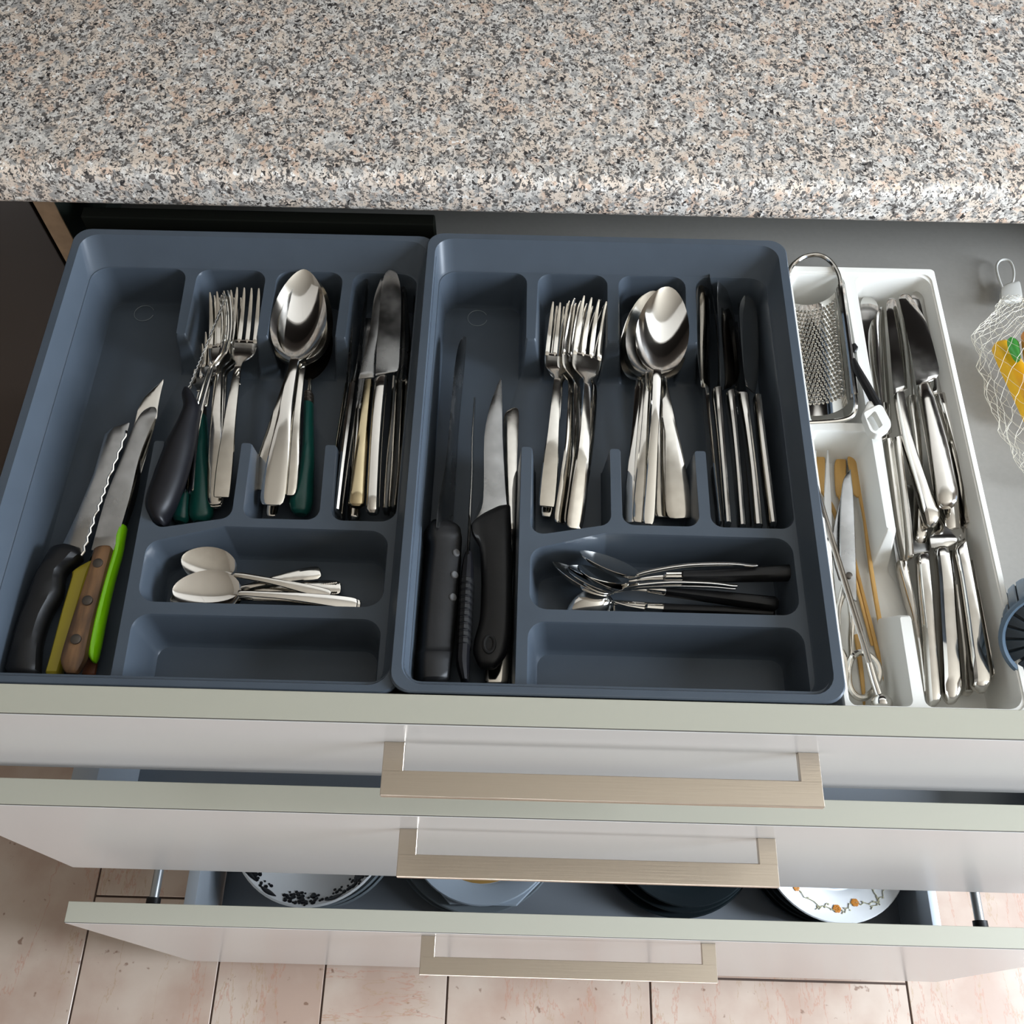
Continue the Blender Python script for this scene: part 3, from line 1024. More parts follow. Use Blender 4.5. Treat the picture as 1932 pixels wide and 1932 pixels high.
ferruled('fork', 'fork with bottle green handle and dark ferrule, under the silver forks', 'fork', fork_head((-0.3243, 0.333, 0.89), (-0.3234, 0.2895, 0.887), 0.02, 0, 'silver'),
         [((-0.3268, 0.2651, 0.884), (-0.3208, 0.2661, 0.884), 3), ((-0.3256, 0.2791, 0.886), (-0.3211, 0.2806, 0.886), 2.4), ((-0.325, 0.2909, 0.887), (-0.3219, 0.2912, 0.887), 2)], [((-0.3276, 0.2649, 0.883), (-0.3226, 0.2651, 0.883), 9), ((-0.3269, 0.2582, 0.883), (-0.3215, 0.2583, 0.883), 11)],
         [((-0.3271, 0.2586, 0.882), (-0.3218, 0.2587, 0.882), 11), ((-0.3255, 0.2426, 0.882), (-0.318, 0.2428, 0.882), 13), ((-0.3243, 0.223, 0.882), (-0.3144, 0.2233, 0.882), 14), ((-0.3226, 0.1976, 0.882), (-0.3063, 0.198, 0.882), 15), ((-0.321, 0.1754, 0.882), (-0.3017, 0.1735, 0.882), 15), ((-0.3188, 0.1669, 0.882), (-0.3022, 0.168, 0.882), 12)])
ferruled('fork', 'fork with bottle green handle, nearest the black steak knife handle', 'fork', fork_head((-0.3329, 0.3257, 0.884), (-0.3307, 0.281, 0.883), 0.018, 0, 'silver'),
         [((-0.333, 0.2597, 0.882), (-0.329, 0.2599, 0.882), 3), ((-0.3326, 0.2706, 0.882), (-0.3286, 0.2708, 0.882), 2.4), ((-0.3321, 0.2824, 0.883), (-0.3292, 0.2824, 0.883), 2)], [((-0.3332, 0.2597, 0.881), (-0.3287, 0.2599, 0.881), 9), ((-0.3329, 0.2544, 0.881), (-0.3281, 0.2545, 0.881), 10)],
         [((-0.3326, 0.254, 0.881), (-0.3281, 0.2541, 0.881), 10), ((-0.3302, 0.2299, 0.881), (-0.3247, 0.2301, 0.881), 12), ((-0.33, 0.2042, 0.881), (-0.3227, 0.2032, 0.881), 13), ((-0.3316, 0.183, 0.881), (-0.3204, 0.1808, 0.881), 14), ((-0.3324, 0.1683, 0.881), (-0.3192, 0.166, 0.881), 12)])
knife('steak_knife', 'steak knife with curved black handle and thin serrated blade standing on edge',
      [((-0.3279, 0.2613, 0.914), (-0.3299, 0.2683, 0.904), 1), ((-0.3241, 0.2793, 0.916), (-0.3255, 0.2867, 0.906), 1), ((-0.32, 0.3026, 0.918), (-0.3217, 0.3075, 0.908), 1), ((-0.316, 0.3273, 0.919), (-0.3168, 0.3317, 0.91), 1), ((-0.3114, 0.348, 0.92), (-0.3124, 0.3519, 0.914), 0.8)],
      [((-0.3304, 0.2599, 0.915), (-0.325, 0.2594, 0.915), 9), ((-0.3307, 0.2539, 0.915), (-0.3192, 0.251, 0.915), 15), ((-0.3278, 0.2434, 0.914), (-0.3153, 0.2422, 0.914), 19), ((-0.3305, 0.229, 0.913), (-0.315, 0.2294, 0.913), 21), ((-0.3356, 0.2124, 0.912), (-0.3148, 0.213, 0.912), 23), ((-0.3394, 0.1953, 0.91), (-0.3159, 0.196, 0.91), 24), ((-0.3413, 0.1824, 0.909), (-0.3175, 0.1816, 0.909), 24), ((-0.343, 0.1697, 0.908), (-0.3207, 0.1645, 0.908), 24), ((-0.3417, 0.1601, 0.907), (-0.3239, 0.1549, 0.907), 24), ((-0.3366, 0.1509, 0.907), (-0.3244, 0.1484, 0.907), 20)],
      'steel', 'blackgloss', he=0.95, hn=20)
root = bpy.data.objects['steak_knife']
ea, eb = Vector((-0.3273, 0.2626, 0.915)), Vector((-0.3111, 0.346, 0.921))
em = Vector((-0.3192, 0.2991, 0.919))
zig = [(ea.lerp(em, k / 20) if k < 20 else em.lerp(eb, (k - 20) / 20)) + Vector((0.0005 if k % 2 else -0.0005, 0, 0)) for k in range(41)]
add_part(root, ('serrated_edge', tube(zig, 0.0004, 5), 'blade'), tuple(root.location))

# ================================================================ left tray, spoon pocket
spoon('big pointed silver tablespoon on top of the spoon stack in the left tray', (-0.2544, 0.3831, 0.914), (-0.2515, 0.2934, 0.91), (-0.2555, 0.1726, 0.896), 0.0445, 0.018, 0.0075, 0, 0.0085, 'steel', p=0.82, q=0.56)
spoon('silver tablespoon under the topmost spoon, its handle crossing to the right', (-0.249, 0.3815, 0.908), (-0.2469, 0.2946, 0.904), (-0.2453, 0.1832, 0.892), 0.0425, 0.0125, 0.0065, 12, 0.0085, 'silver', p=0.82, q=0.56)
spoon('silver tablespoon third in the left stack with its handle end showing on the left', (-0.2585, 0.3849, 0.902), (-0.2552, 0.2981, 0.898), (-0.2684, 0.1894, 0.888), 0.0425, 0.016, 0.0065, -8, 0.0085, 'silver', p=0.82, q=0.56)
spoon('silver tablespoon lowest in the left stack, its narrow handle tip poking out in front', (-0.2562, 0.385, 0.895), (-0.2535, 0.3012, 0.891), (-0.2589, 0.1715, 0.88), 0.0425, 0.009, 0.0065, 6, 0.0085, 'silver', p=0.82, q=0.56)
ferruled('spoon', 'spoon with bottle green handle and dark ferrule beside the silver tablespoons', 'spoon', bowl((-0.2509, 0.3728, 0.886), (-0.2436, 0.2925, 0.886), 0.036, 0.006),
         [((-0.2441, 0.278, 0.886), (-0.2392, 0.2777, 0.886), 3), ((-0.2443, 0.2842, 0.886), (-0.2408, 0.2836, 0.886), 2.6), ((-0.2448, 0.2939, 0.886), (-0.2425, 0.294, 0.886), 2.2)], [((-0.2465, 0.2782, 0.885), (-0.2385, 0.2781, 0.885), 14), ((-0.2456, 0.2711, 0.885), (-0.2378, 0.2706, 0.885), 14)],
         [((-0.2459, 0.2711, 0.884), (-0.2379, 0.2709, 0.884), 13), ((-0.2436, 0.2502, 0.884), (-0.2354, 0.2505, 0.884), 14), ((-0.2419, 0.2241, 0.884), (-0.2318, 0.2244, 0.884), 15), ((-0.2429, 0.1987, 0.884), (-0.2291, 0.199, 0.884), 15), ((-0.2462, 0.1825, 0.884), (-0.2276, 0.1818, 0.884), 15), ((-0.2436, 0.1746, 0.884), (-0.2289, 0.1744, 0.884), 12)])

# ================================================================ left tray, knife pocket
GK = 'table knives in the left blue tray'
knife('table_knife', 'silver table knife standing on edge, first from the left in the left tray',
      [((-0.2122, 0.2815, 0.892), (-0.2102, 0.2823, 0.892), 14), ((-0.2127, 0.3137, 0.893), (-0.211, 0.3137, 0.893), 16), ((-0.2128, 0.3448, 0.894), (-0.2116, 0.3448, 0.894), 15), ((-0.213, 0.3694, 0.895), (-0.2121, 0.3694, 0.895), 8)],
      [((-0.2125, 0.2808, 0.892), (-0.2101, 0.2816, 0.892), 15), ((-0.2137, 0.2459, 0.892), (-0.2109, 0.2459, 0.892), 17), ((-0.2146, 0.2079, 0.891), (-0.2119, 0.208, 0.891), 18), ((-0.2146, 0.1728, 0.89), (-0.2117, 0.1723, 0.89), 17)], 'blade', 'handle', group=GK)
knife('table_knife', 'silver table knife standing on edge, second from the left in the left tray',
      [((-0.2083, 0.2767, 0.9), (-0.2017, 0.2802, 0.9), 12), ((-0.2039, 0.2967, 0.901), (-0.2012, 0.2967, 0.901), 15), ((-0.2034, 0.3213, 0.902), (-0.2014, 0.3213, 0.902), 16), ((-0.2037, 0.3495, 0.903), (-0.2016, 0.3496, 0.903), 15), ((-0.204, 0.3826, 0.903), (-0.2026, 0.3826, 0.903), 8)],
      [((-0.2079, 0.276, 0.9), (-0.2013, 0.2769, 0.9), 15), ((-0.2081, 0.2408, 0.9), (-0.2016, 0.241, 0.9), 17), ((-0.2081, 0.2033, 0.899), (-0.2022, 0.2035, 0.899), 18), ((-0.2077, 0.1657, 0.898), (-0.2024, 0.1652, 0.898), 17)], 'blade', 'handle', group=GK)
knife('table_knife', 'yellowed table knife lying flat with its blade under the spotted blade',
      [((-0.2006, 0.2807, 0.906), (-0.1882, 0.2822, 0.906), 1.5), ((-0.1979, 0.3035, 0.907), (-0.1892, 0.3037, 0.907), 1.5), ((-0.1957, 0.3297, 0.908), (-0.186, 0.3299, 0.908), 1.5), ((-0.1949, 0.3596, 0.909), (-0.185, 0.3599, 0.909), 1.4), ((-0.1912, 0.3784, 0.91), (-0.1846, 0.3793, 0.91), 1)],
      [((-0.1955, 0.2768, 0.906), (-0.1884, 0.2777, 0.906), 9), ((-0.1962, 0.2437, 0.906), (-0.188, 0.2439, 0.906), 9), ((-0.1969, 0.2062, 0.905), (-0.1868, 0.2065, 0.905), 9), ((-0.1976, 0.1704, 0.904), (-0.1851, 0.1702, 0.904), 8)], 'blade', 'gold', group=GK)
knife('table_knife', 'silver table knife with wide spotted blade lying flat on top in the left tray',
      [((-0.1866, 0.2788, 0.913), (-0.1715, 0.283, 0.913), 1.5), ((-0.1869, 0.2882, 0.913), (-0.1692, 0.2871, 0.913), 1.5), ((-0.1878, 0.3124, 0.914), (-0.1699, 0.3129, 0.914), 1.5), ((-0.1886, 0.3409, 0.914), (-0.1713, 0.3414, 0.914), 1.5), ((-0.1889, 0.3621, 0.915), (-0.1735, 0.3647, 0.915), 1.4), ((-0.1877, 0.3778, 0.915), (-0.1773, 0.3792, 0.915), 1.2), ((-0.1852, 0.3832, 0.915), (-0.1811, 0.3834, 0.915), 1)],
      [((-0.1866, 0.2741, 0.912), (-0.1766, 0.2774, 0.912), 10), ((-0.1861, 0.2406, 0.911), (-0.1764, 0.2409, 0.911), 11), ((-0.1849, 0.2035, 0.91), (-0.1754, 0.2038, 0.91), 11), ((-0.1831, 0.1628, 0.909), (-0.1735, 0.1625, 0.909), 10)], 'blade', 'handle', group=GK)
knife('table_knife', 'narrow silver table knife on edge just right of the spotted blade knife',
      [((-0.1747, 0.2852, 0.899), (-0.1713, 0.2853, 0.899), 14), ((-0.1717, 0.3188, 0.899), (-0.1697, 0.3189, 0.899), 15), ((-0.1749, 0.3754, 0.9), (-0.1734, 0.3754, 0.9), 10)],
      [((-0.1747, 0.2852, 0.899), (-0.171, 0.2839, 0.899), 15), ((-0.1741, 0.2496, 0.898), (-0.1697, 0.2497, 0.898), 17), ((-0.1736, 0.2049, 0.898), (-0.1683, 0.205, 0.898), 17), ((-0.1729, 0.1684, 0.897), (-0.168, 0.1682, 0.897), 16)], 'blade', 'handle', group=GK)
knife('table_knife', 'dark shadowed table knife on edge, second from the right in the left tray',
      [((-0.1709, 0.2868, 0.893), (-0.1639, 0.287, 0.893), 14), ((-0.1712, 0.3285, 0.894), (-0.1643, 0.3287, 0.894), 15), ((-0.1762, 0.3796, 0.895), (-0.1715, 0.3798, 0.895), 10)],
      [((-0.1718, 0.2868, 0.893), (-0.1659, 0.2835, 0.893), 15), ((-0.1701, 0.2471, 0.892), (-0.1651, 0.2473, 0.892), 17), ((-0.1692, 0.2086, 0.892), (-0.1638, 0.2087, 0.892), 17), ((-0.1689, 0.1723, 0.891), (-0.1642, 0.1725, 0.891), 16)], 'blade', 'handle', group=GK)
knife('table_knife', 'thin silver table knife on edge against the right side of the left tray',
      [((-0.1641, 0.2906, 0.89), (-0.1616, 0.292, 0.89), 14), ((-0.1641, 0.331, 0.891), (-0.1625, 0.3311, 0.891), 16), ((-0.1651, 0.3749, 0.892), (-0.1639, 0.3749, 0.892), 10)],
      [((-0.1663, 0.285, 0.89), (-0.1618, 0.2906, 0.89), 15), ((-0.165, 0.2492, 0.889), (-0.1611, 0.2493, 0.889), 17), ((-0.1643, 0.2111, 0.888), (-0.1611, 0.2112, 0.888), 17), ((-0.1644, 0.1764, 0.887), (-0.1606, 0.1757, 0.887), 16)], 'blade', 'handle', group=GK)
knife('table_knife', 'table knife at the bottom of the left pile, only its handle end showing in front',
      [((-0.2063, 0.2654, 0.883), (-0.1996, 0.2656, 0.883), 1.4), ((-0.2059, 0.3071, 0.883), (-0.1978, 0.3073, 0.883), 1.4), ((-0.2061, 0.3584, 0.883), (-0.199, 0.3586, 0.883), 1.2)],
      [((-0.2061, 0.2654, 0.883), (-0.1996, 0.2656, 0.883), 9), ((-0.2033, 0.213, 0.883), (-0.1956, 0.2132, 0.883), 10), ((-0.2012, 0.1708, 0.882), (-0.1911, 0.1705, 0.882), 10)], 'blade', 'handle', group=GK)

# ================================================================ left tray, teaspoons
GT = 'teaspoons in the left blue tray'
spoon('teaspoon on top and in front, with a big bright bowl, left tray', (-0.3134, 0.1006, 0.902), (-0.2652, 0.0984, 0.903), (-0.1852, 0.0961, 0.894), 0.032, 0.0095, 0.0045, -4, 0.0048, 'steel', GT, name='teaspoon')
spoon('teaspoon at the back with spotted bowl and slim handle slanting right', (-0.3139, 0.1292, 0.895), (-0.274, 0.1165, 0.894), (-0.2058, 0.1047, 0.889), 0.029, 0.008, 0.0045, -4, 0.0045, 'silver', GT, name='teaspoon')
spoon('teaspoon whose line-engraved handle points up to the right at the back', (-0.315, 0.0978, 0.887), (-0.2709, 0.108, 0.888), (-0.2158, 0.1245, 0.884), 0.028, 0.0105, 0.0045, 0, 0.0055, 'silver', GT, name='teaspoon')
beads = [tube([Vector(a).lerp(Vector(b), k / 12) + Vector((0, 0, 0.0014)), Vector(a).lerp(Vector(b), (k + 0.6) / 12) + Vector((0.0004, 0.0006, 0.0014))], 0.0007, 5) for a, b in (((-0.2229, 0.1135, 0.882), (-0.2031, 0.1172, 0.881)), ((-0.219, 0.1081, 0.882), (-0.2022, 0.1093, 0.881))) for k in range(12)]
spoon('teaspoon with rope-edged handle end', (-0.3153, 0.1034, 0.882), (-0.2699, 0.1086, 0.884), (-0.2006, 0.1142, 0.88), 0.028, 0.0115, 0.0045, 0, 0.0055, 'silver', GT, name='teaspoon', extra=[('rope_border', join(*beads), 'silver')])
spoon('teaspoon hidden lowest in front, only its bowl edge and handle tip showing', (-0.318, 0.0976, 0.89), (-0.2691, 0.1014, 0.887), (-0.1846, 0.1002, 0.883), 0.029, 0.009, 0.0045, 0, 0.006, 'silver', GT, name='teaspoon')

# ================================================================ middle tray, long pocket
rv = []
for p in ((-0.1169, 0.131, 0.908), (-0.1171, 0.1138, 0.908), (-0.1174, 0.0969, 0.908)):
    rv.append(('rivet', disc(p, 0.0030, 0.0030, (0.55, 0, 0.83)), 'rivet2'))
knife('carving_knife', 'long carving knife with black riveted handle along the left wall of the middle tray',
      [((-0.1309, 0.1445, 0.92), (-0.1222, 0.1629, 0.884), 1.2), ((-0.1305, 0.1654, 0.92), (-0.1217, 0.1855, 0.884), 1.4), ((-0.1273, 0.195, 0.92), (-0.1218, 0.2167, 0.884), 1.4), ((-0.126, 0.2379, 0.92), (-0.1215, 0.2607, 0.886), 1.4), ((-0.1253, 0.2847, 0.918), (-0.1196, 0.3041, 0.892), 1.3), ((-0.1236, 0.3096, 0.914), (-0.119, 0.3231, 0.898), 1), ((-0.1208, 0.3224, 0.908), (-0.1189, 0.3248, 0.904), 0.8)],
      [((-0.1402, 0.1504, 0.904), (-0.1171, 0.152, 0.896), 26), ((-0.1399, 0.1417, 0.904), (-0.1156, 0.1448, 0.896), 27), ((-0.1377, 0.1339, 0.904), (-0.1155, 0.1385, 0.896), 24), ((-0.1384, 0.1078, 0.904), (-0.1154, 0.112, 0.896), 24), ((-0.1389, 0.0855, 0.904), (-0.1161, 0.0894, 0.896), 24), ((-0.1391, 0.0596, 0.904), (-0.1176, 0.0617, 0.896), 25), ((-0.1402, 0.0539, 0.904), (-0.118, 0.0575, 0.896), 28), ((-0.1392, 0.0367, 0.904), (-0.1197, 0.0399, 0.896), 28)],
      'blade', 'scuffed', rv, he=0.45, hn=16, be=0.4)
ribs = []
for k in range(10):
    t0 = k / 10
    def lp(a, b, t):
        return Vector(a).lerp(Vector(b), t)
    A0, B0 = (-0.1135, 0.1098, 0.901), (-0.1031, 0.1109, 0.901)
    A1, B1 = (-0.1132, 0.06, 0.901), (-0.1031, 0.061, 0.901)
    ribs.append(('grip_rib', strip([(lp(A0, A1, t0), lp(B0, B1, t0), 25), (lp(A0, A1, t0 + 0.055), lp(B0, B1, t0 + 0.055), 25)], 12, 0.8), 'black'))
knife('kitchen_knife', 'thin-bladed knife standing on edge with ribbed black grip',
      [((-0.1094, 0.2628, 0.91), (-0.1089, 0.2683, 0.902), 0.8), ((-0.1093, 0.2213, 0.914), (-0.1093, 0.2352, 0.892), 1.2), ((-0.1083, 0.1907, 0.914), (-0.1082, 0.2048, 0.89), 1.4), ((-0.1084, 0.1581, 0.914), (-0.1083, 0.1709, 0.89), 1.6), ((-0.1081, 0.1275, 0.914), (-0.1081, 0.1392, 0.89), 1.6)],
      [((-0.1108, 0.1322, 0.901), (-0.1057, 0.1332, 0.901), 16), ((-0.1125, 0.1221, 0.901), (-0.1041, 0.1223, 0.901), 19), ((-0.1131, 0.1106, 0.901), (-0.1037, 0.1116, 0.901), 22), ((-0.113, 0.0874, 0.901), (-0.1037, 0.0877, 0.901), 23), ((-0.1128, 0.0614, 0.901), (-0.1037, 0.0617, 0.901), 23), ((-0.1125, 0.0502, 0.901), (-0.1037, 0.0504, 0.901), 23), ((-0.1084, 0.0378, 0.901), (-0.1035, 0.0379, 0.901), 21)],
      'steel', 'blackgloss', ribs, he=0.7, be=0.4)
hc = Vector((-0.0909, 0.0643, 0.9062))
ring_ = [hc + Vector((0.0042 * math.cos(a) * 0.85, 0.0058 * math.sin(a), 0)) for a in [2 * math.pi * i / 20 for i in range(20)]]
knife('boning_knife', 'curved boning knife lying flat with scuffed black handle and hanging hole',
      [((-0.1077, 0.1588, 0.898), (-0.082, 0.1748, 0.898), 1.6), ((-0.1006, 0.1726, 0.898), (-0.083, 0.1839, 0.898), 1.6), ((-0.0996, 0.1918, 0.898), (-0.0845, 0.2007, 0.898), 1.5), ((-0.1009, 0.2352, 0.898), (-0.087, 0.2356, 0.898), 1.4), ((-0.0977, 0.2618, 0.899), (-0.0882, 0.2658, 0.899), 1.3), ((-0.0937, 0.2787, 0.899), (-0.089, 0.2807, 0.899), 1), ((-0.0909, 0.2879, 0.899), (-0.0895, 0.2887, 0.899), 0.8)],
      [((-0.1076, 0.1576, 0.899), (-0.0794, 0.1743, 0.899), 13), ((-0.1063, 0.15, 0.899), (-0.0786, 0.162, 0.899), 15), ((-0.1007, 0.1398, 0.899), (-0.0779, 0.1475, 0.899), 16), ((-0.0989, 0.1219, 0.899), (-0.077, 0.1256, 0.899), 16), ((-0.0981, 0.1036, 0.899), (-0.0763, 0.1042, 0.899), 16), ((-0.0984, 0.0843, 0.899), (-0.0759, 0.0834, 0.899), 16), ((-0.1012, 0.0711, 0.899), (-0.0765, 0.0703, 0.899), 15), ((-0.1019, 0.0611, 0.899), (-0.0794, 0.0588, 0.899), 14), ((-0.0989, 0.0534, 0.899), (-0.0842, 0.0524, 0.899), 12)],
      'blade', 'scuffed', [('hanging_hole', join(tube(ring_, 0.0013, 8, True), disc(hc - Vector((0, 0, 0.0004)), 0.0036, 0.001)), 'dark', None, 'dark hanging hole')], he=0.7, hn=16)
knife('table_knife', 'plain silver table knife lying lowest, under the boning knife',
      [((-0.0805, 0.1631, 0.881), (-0.0753, 0.1633, 0.881), 1.5), ((-0.0838, 0.1934, 0.881), (-0.0756, 0.1936, 0.881), 1.5), ((-0.0858, 0.2284, 0.881), (-0.0754, 0.2287, 0.881), 1.5), ((-0.087, 0.2594, 0.881), (-0.075, 0.2607, 0.881), 1.4), ((-0.0854, 0.2692, 0.881), (-0.0754, 0.2706, 0.881), 1.2), ((-0.0811, 0.2734, 0.881), (-0.0767, 0.2738, 0.881), 1)],
      [((-0.0805, 0.1631, 0.881), (-0.0753, 0.1633, 0.881), 6), ((-0.0883, 0.1117, 0.881), (-0.0767, 0.1121, 0.881), 7), ((-0.0934, 0.0578, 0.881), (-0.0763, 0.0583, 0.881), 7), ((-0.0943, 0.0452, 0.881), (-0.0777, 0.0454, 0.881), 6)], 'silver', 'silver')

# ================================================================ middle tray, forks
fork('silver fork with broad square-ended handle, leftmost in the middle tray', (-0.0413, 0.3564, 0.908), (-0.0526, 0.1782, 0.894), 0.0225, 0.0125, 4, square=True, mt='silver')
fork('silver fork under the leftmost one of the middle tray, only its handle tip showing', (-0.0376, 0.3609, 0.898), (-0.0526, 0.1755, 0.883), 0.0225, 0.009, 0)
fork('silver fork lying on top with curved rounded handle, rightmost in the middle tray', (-0.0171, 0.355, 0.916), (-0.0326, 0.1567, 0.9), 0.0245, 0.0125, 16, bend=0.006)
fork('silver fork nested first beneath the rightmost fork of the middle tray', (-0.0267, 0.3564, 0.91), (-0.0364, 0.1638, 0.894), 0.023, 0.009, 30, bend=0.006)
fork('silver fork nested second beneath, its handle curving left of the others', (-0.0298, 0.3591, 0.904), (-0.0417, 0.1666, 0.889), 0.023, 0.012, 24, bend=0.006)
fork('silver fork at the very bottom right of the fork pile, tilted on its side', (-0.0071, 0.3614, 0.902), (-0.0299, 0.1757, 0.882), 0.0225, 0.010, 48)

# ================================================================ middle tray, spoons
spoon('tablespoon with broad bright bowl on top of the pile in the middle tray', (0.0417, 0.3612, 0.928), (0.0295, 0.2805, 0.923), (0.021, 0.1612, 0.902), 0.0415, 0.0085, 0.0065, 4, 0.0085, 'steel', p=0.85, q=0.5)
spoon('tablespoon whose wide rounded handle fans out to the right in the middle tray', (0.0402, 0.3761, 0.904), (0.0368, 0.2884, 0.904), (0.0457, 0.1708, 0.894), 0.0395, 0.0195, 0.0065, 0, 0.0085, 'silver', p=0.85, q=0.5)
spoon('tablespoon with square cut handle end left of the topmost spoon, middle tray', (0.032, 0.3714, 0.911), (0.0252, 0.2893, 0.908), (0.015, 0.1661, 0.895), 0.0395, 0.010, 0.006, -9, 0.0085, 'silver', p=0.85, q=0.5)
spoon('tablespoon nested next below, between the square ended and the tilted one', (0.0294, 0.3776, 0.901), (0.0235, 0.293, 0.9), (0.0132, 0.1701, 0.888), 0.0395, 0.008, 0.006, -18, 0.0085, 'silver', p=0.85, q=0.5)
spoon('tablespoon tilted on its side, leftmost of the spoons in the middle tray', (0.0257, 0.3772, 0.896), (0.0197, 0.2937, 0.896), (0.0096, 0.1697, 0.888), 0.0395, 0.0105, 0.006, -34, 0.0085, 'steel', p=0.85, q=0.5)
spoon('tablespoon lowest in the middle tray, handle end between square and wide handles', (0.0395, 0.3769, 0.896), (0.0365, 0.2957, 0.892), (0.0353, 0.1781, 0.882), 0.0395, 0.017, 0.006, 0, 0.0085, 'silver', p=0.85, q=0.5)

# ================================================================ middle tray, knives
GM = 'table knives in the middle blue tray'
knife('table_knife', 'table knife with broad dark blade leaning left, first from the left in the middle tray',
      [((0.0661, 0.2825, 0.904), (0.075, 0.2837, 0.896), 1.2), ((0.0648, 0.3155, 0.906), (0.0763, 0.3219, 0.898), 1.4), ((0.0658, 0.3498, 0.908), (0.0792, 0.3567, 0.9), 1.4), ((0.0674, 0.3733, 0.91), (0.0793, 0.3834, 0.904), 1.2), ((0.0711, 0.3819, 0.912), (0.0775, 0.3874, 0.908), 1)],
      [((0.0682, 0.2854, 0.9), (0.073, 0.2781, 0.9), 14), ((0.0682, 0.2527, 0.899), (0.0722, 0.2528, 0.899), 16), ((0.0696, 0.215, 0.898), (0.0729, 0.2151, 0.898), 17), ((0.0716, 0.1641, 0.897), (0.0744, 0.1638, 0.897), 15)], 'blade_mirror', 'handle', group=GM)
knife('table_knife', 'table knife with thin upright blade, second from the left in the middle tray',
      [((0.077, 0.2745, 0.91), (0.0819, 0.2858, 0.9), 1.2), ((0.0775, 0.2915, 0.92), (0.083, 0.3065, 0.9), 1.3), ((0.0777, 0.3315, 0.922), (0.0836, 0.3478, 0.902), 1.3), ((0.0769, 0.3603, 0.922), (0.0819, 0.3741, 0.906), 1), ((0.0772, 0.3844, 0.918), (0.0792, 0.3885, 0.912), 0.8)],
      [((0.0733, 0.2745, 0.908), (0.0808, 0.2767, 0.908), 13), ((0.0741, 0.2412, 0.907), (0.0801, 0.2413, 0.907), 15), ((0.0744, 0.2041, 0.906), (0.0799, 0.2043, 0.906), 15), ((0.0747, 0.1603, 0.905), (0.0796, 0.1596, 0.905), 14)], 'steel', 'handle', group=GM)
knife('table_knife', 'table knife with wide dark rounded blade, third from the left in the middle tray',
      [((0.0805, 0.276, 0.908), (0.0935, 0.289, 0.896), 1.2), ((0.0803, 0.2875, 0.909), (0.1002, 0.3003, 0.893), 1.4), ((0.0824, 0.3262, 0.911), (0.1008, 0.3401, 0.894), 1.4), ((0.0824, 0.3534, 0.913), (0.0986, 0.3664, 0.898), 1.4), ((0.0833, 0.3718, 0.914), (0.0935, 0.3807, 0.904), 1.2), ((0.0851, 0.3826, 0.912), (0.0888, 0.3859, 0.908), 1)],
      [((0.0839, 0.2736, 0.904), (0.0916, 0.2778, 0.904), 13), ((0.0854, 0.2441, 0.903), (0.0914, 0.2442, 0.903), 15), ((0.0859, 0.2068, 0.902), (0.0912, 0.207, 0.902), 15), ((0.0856, 0.1604, 0.901), (0.0909, 0.1602, 0.901), 14)], 'blade_mirror', 'handle', group=GM)
knife('table_knife', 'table knife with blade mostly hidden, second from the right in the middle tray',
      [((0.0917, 0.2792, 0.904), (0.1042, 0.2859, 0.892), 1.2), ((0.0974, 0.2997, 0.906), (0.1051, 0.3103, 0.892), 1.3), ((0.1, 0.3435, 0.908), (0.1064, 0.355, 0.894), 1.3), ((0.1004, 0.3625, 0.908), (0.1043, 0.3694, 0.9), 1)],
      [((0.094, 0.2773, 0.9), (0.1034, 0.2763, 0.9), 13), ((0.0962, 0.247, 0.899), (0.1033, 0.2472, 0.899), 15), ((0.0976, 0.2095, 0.898), (0.104, 0.2097, 0.898), 15), ((0.0975, 0.1633, 0.897), (0.1044, 0.163, 0.897), 14)], 'blade_mirror', 'handle', group=GM)
knife('table_knife', 'table knife with near-black blade, rightmost in the middle tray',
      [((0.1005, 0.2834, 0.906), (0.1092, 0.2805, 0.898), 1.2), ((0.0997, 0.3094, 0.908), (0.1154, 0.3076, 0.896), 1.4), ((0.1, 0.3419, 0.91), (0.1181, 0.3521, 0.898), 1.4), ((0.1015, 0.3594, 0.91), (0.1162, 0.3665, 0.902), 1.2), ((0.1058, 0.3692, 0.91), (0.1112, 0.3732, 0.906), 1)],
      [((0.1061, 0.2729, 0.904), (0.1118, 0.2724, 0.904), 13), ((0.106, 0.2447, 0.903), (0.112, 0.2448, 0.903), 15), ((0.1066, 0.2074, 0.902), (0.113, 0.2076, 0.902), 15), ((0.1077, 0.163, 0.901), (0.1138, 0.1626, 0.901), 14)], 'blade_mirror', 'handle', group=GM)
knife('table_knife', 'table knife at the bottom between the others, only its thin handle end showing',
      [((0.0973, 0.2688, 0.886), (0.1007, 0.2689, 0.886), 1.3), ((0.0977, 0.3173, 0.886), (0.1047, 0.3175, 0.886), 1.3), ((0.0988, 0.3612, 0.886), (0.1047, 0.3614, 0.886), 1.2)],
      [((0.0973, 0.2688, 0.886), (0.1007, 0.2689, 0.886), 11), ((0.0977, 0.2172, 0.885), (0.1008, 0.2173, 0.885), 13), ((0.0969, 0.1693, 0.885), (0.0995, 0.1687, 0.885), 12)], 'blade', 'handle', group=GM)

# ================================================================ middle tray, coffee spoons
GC = 'black handled coffee spoons in the middle tray'


def coffee(label, tip, neck, bw, stem, fer, handle, roll, depth=0.006):
    parts = [('bowl', bowl(tip, neck, bw, depth, roll, 0.004), 'steel', [('stem', sp(stem, 8, 0.9), 'steel')]), ('ferrule', sp(fer, 12, 0.8, 2), 'steel', None, 'bright steel ferrule'), ('handle', sp(handle, 12, 0.8), 'black', None, 'matt black handle')]
    return thing('coffee_spoon', label, 'spoon', parts, GC)


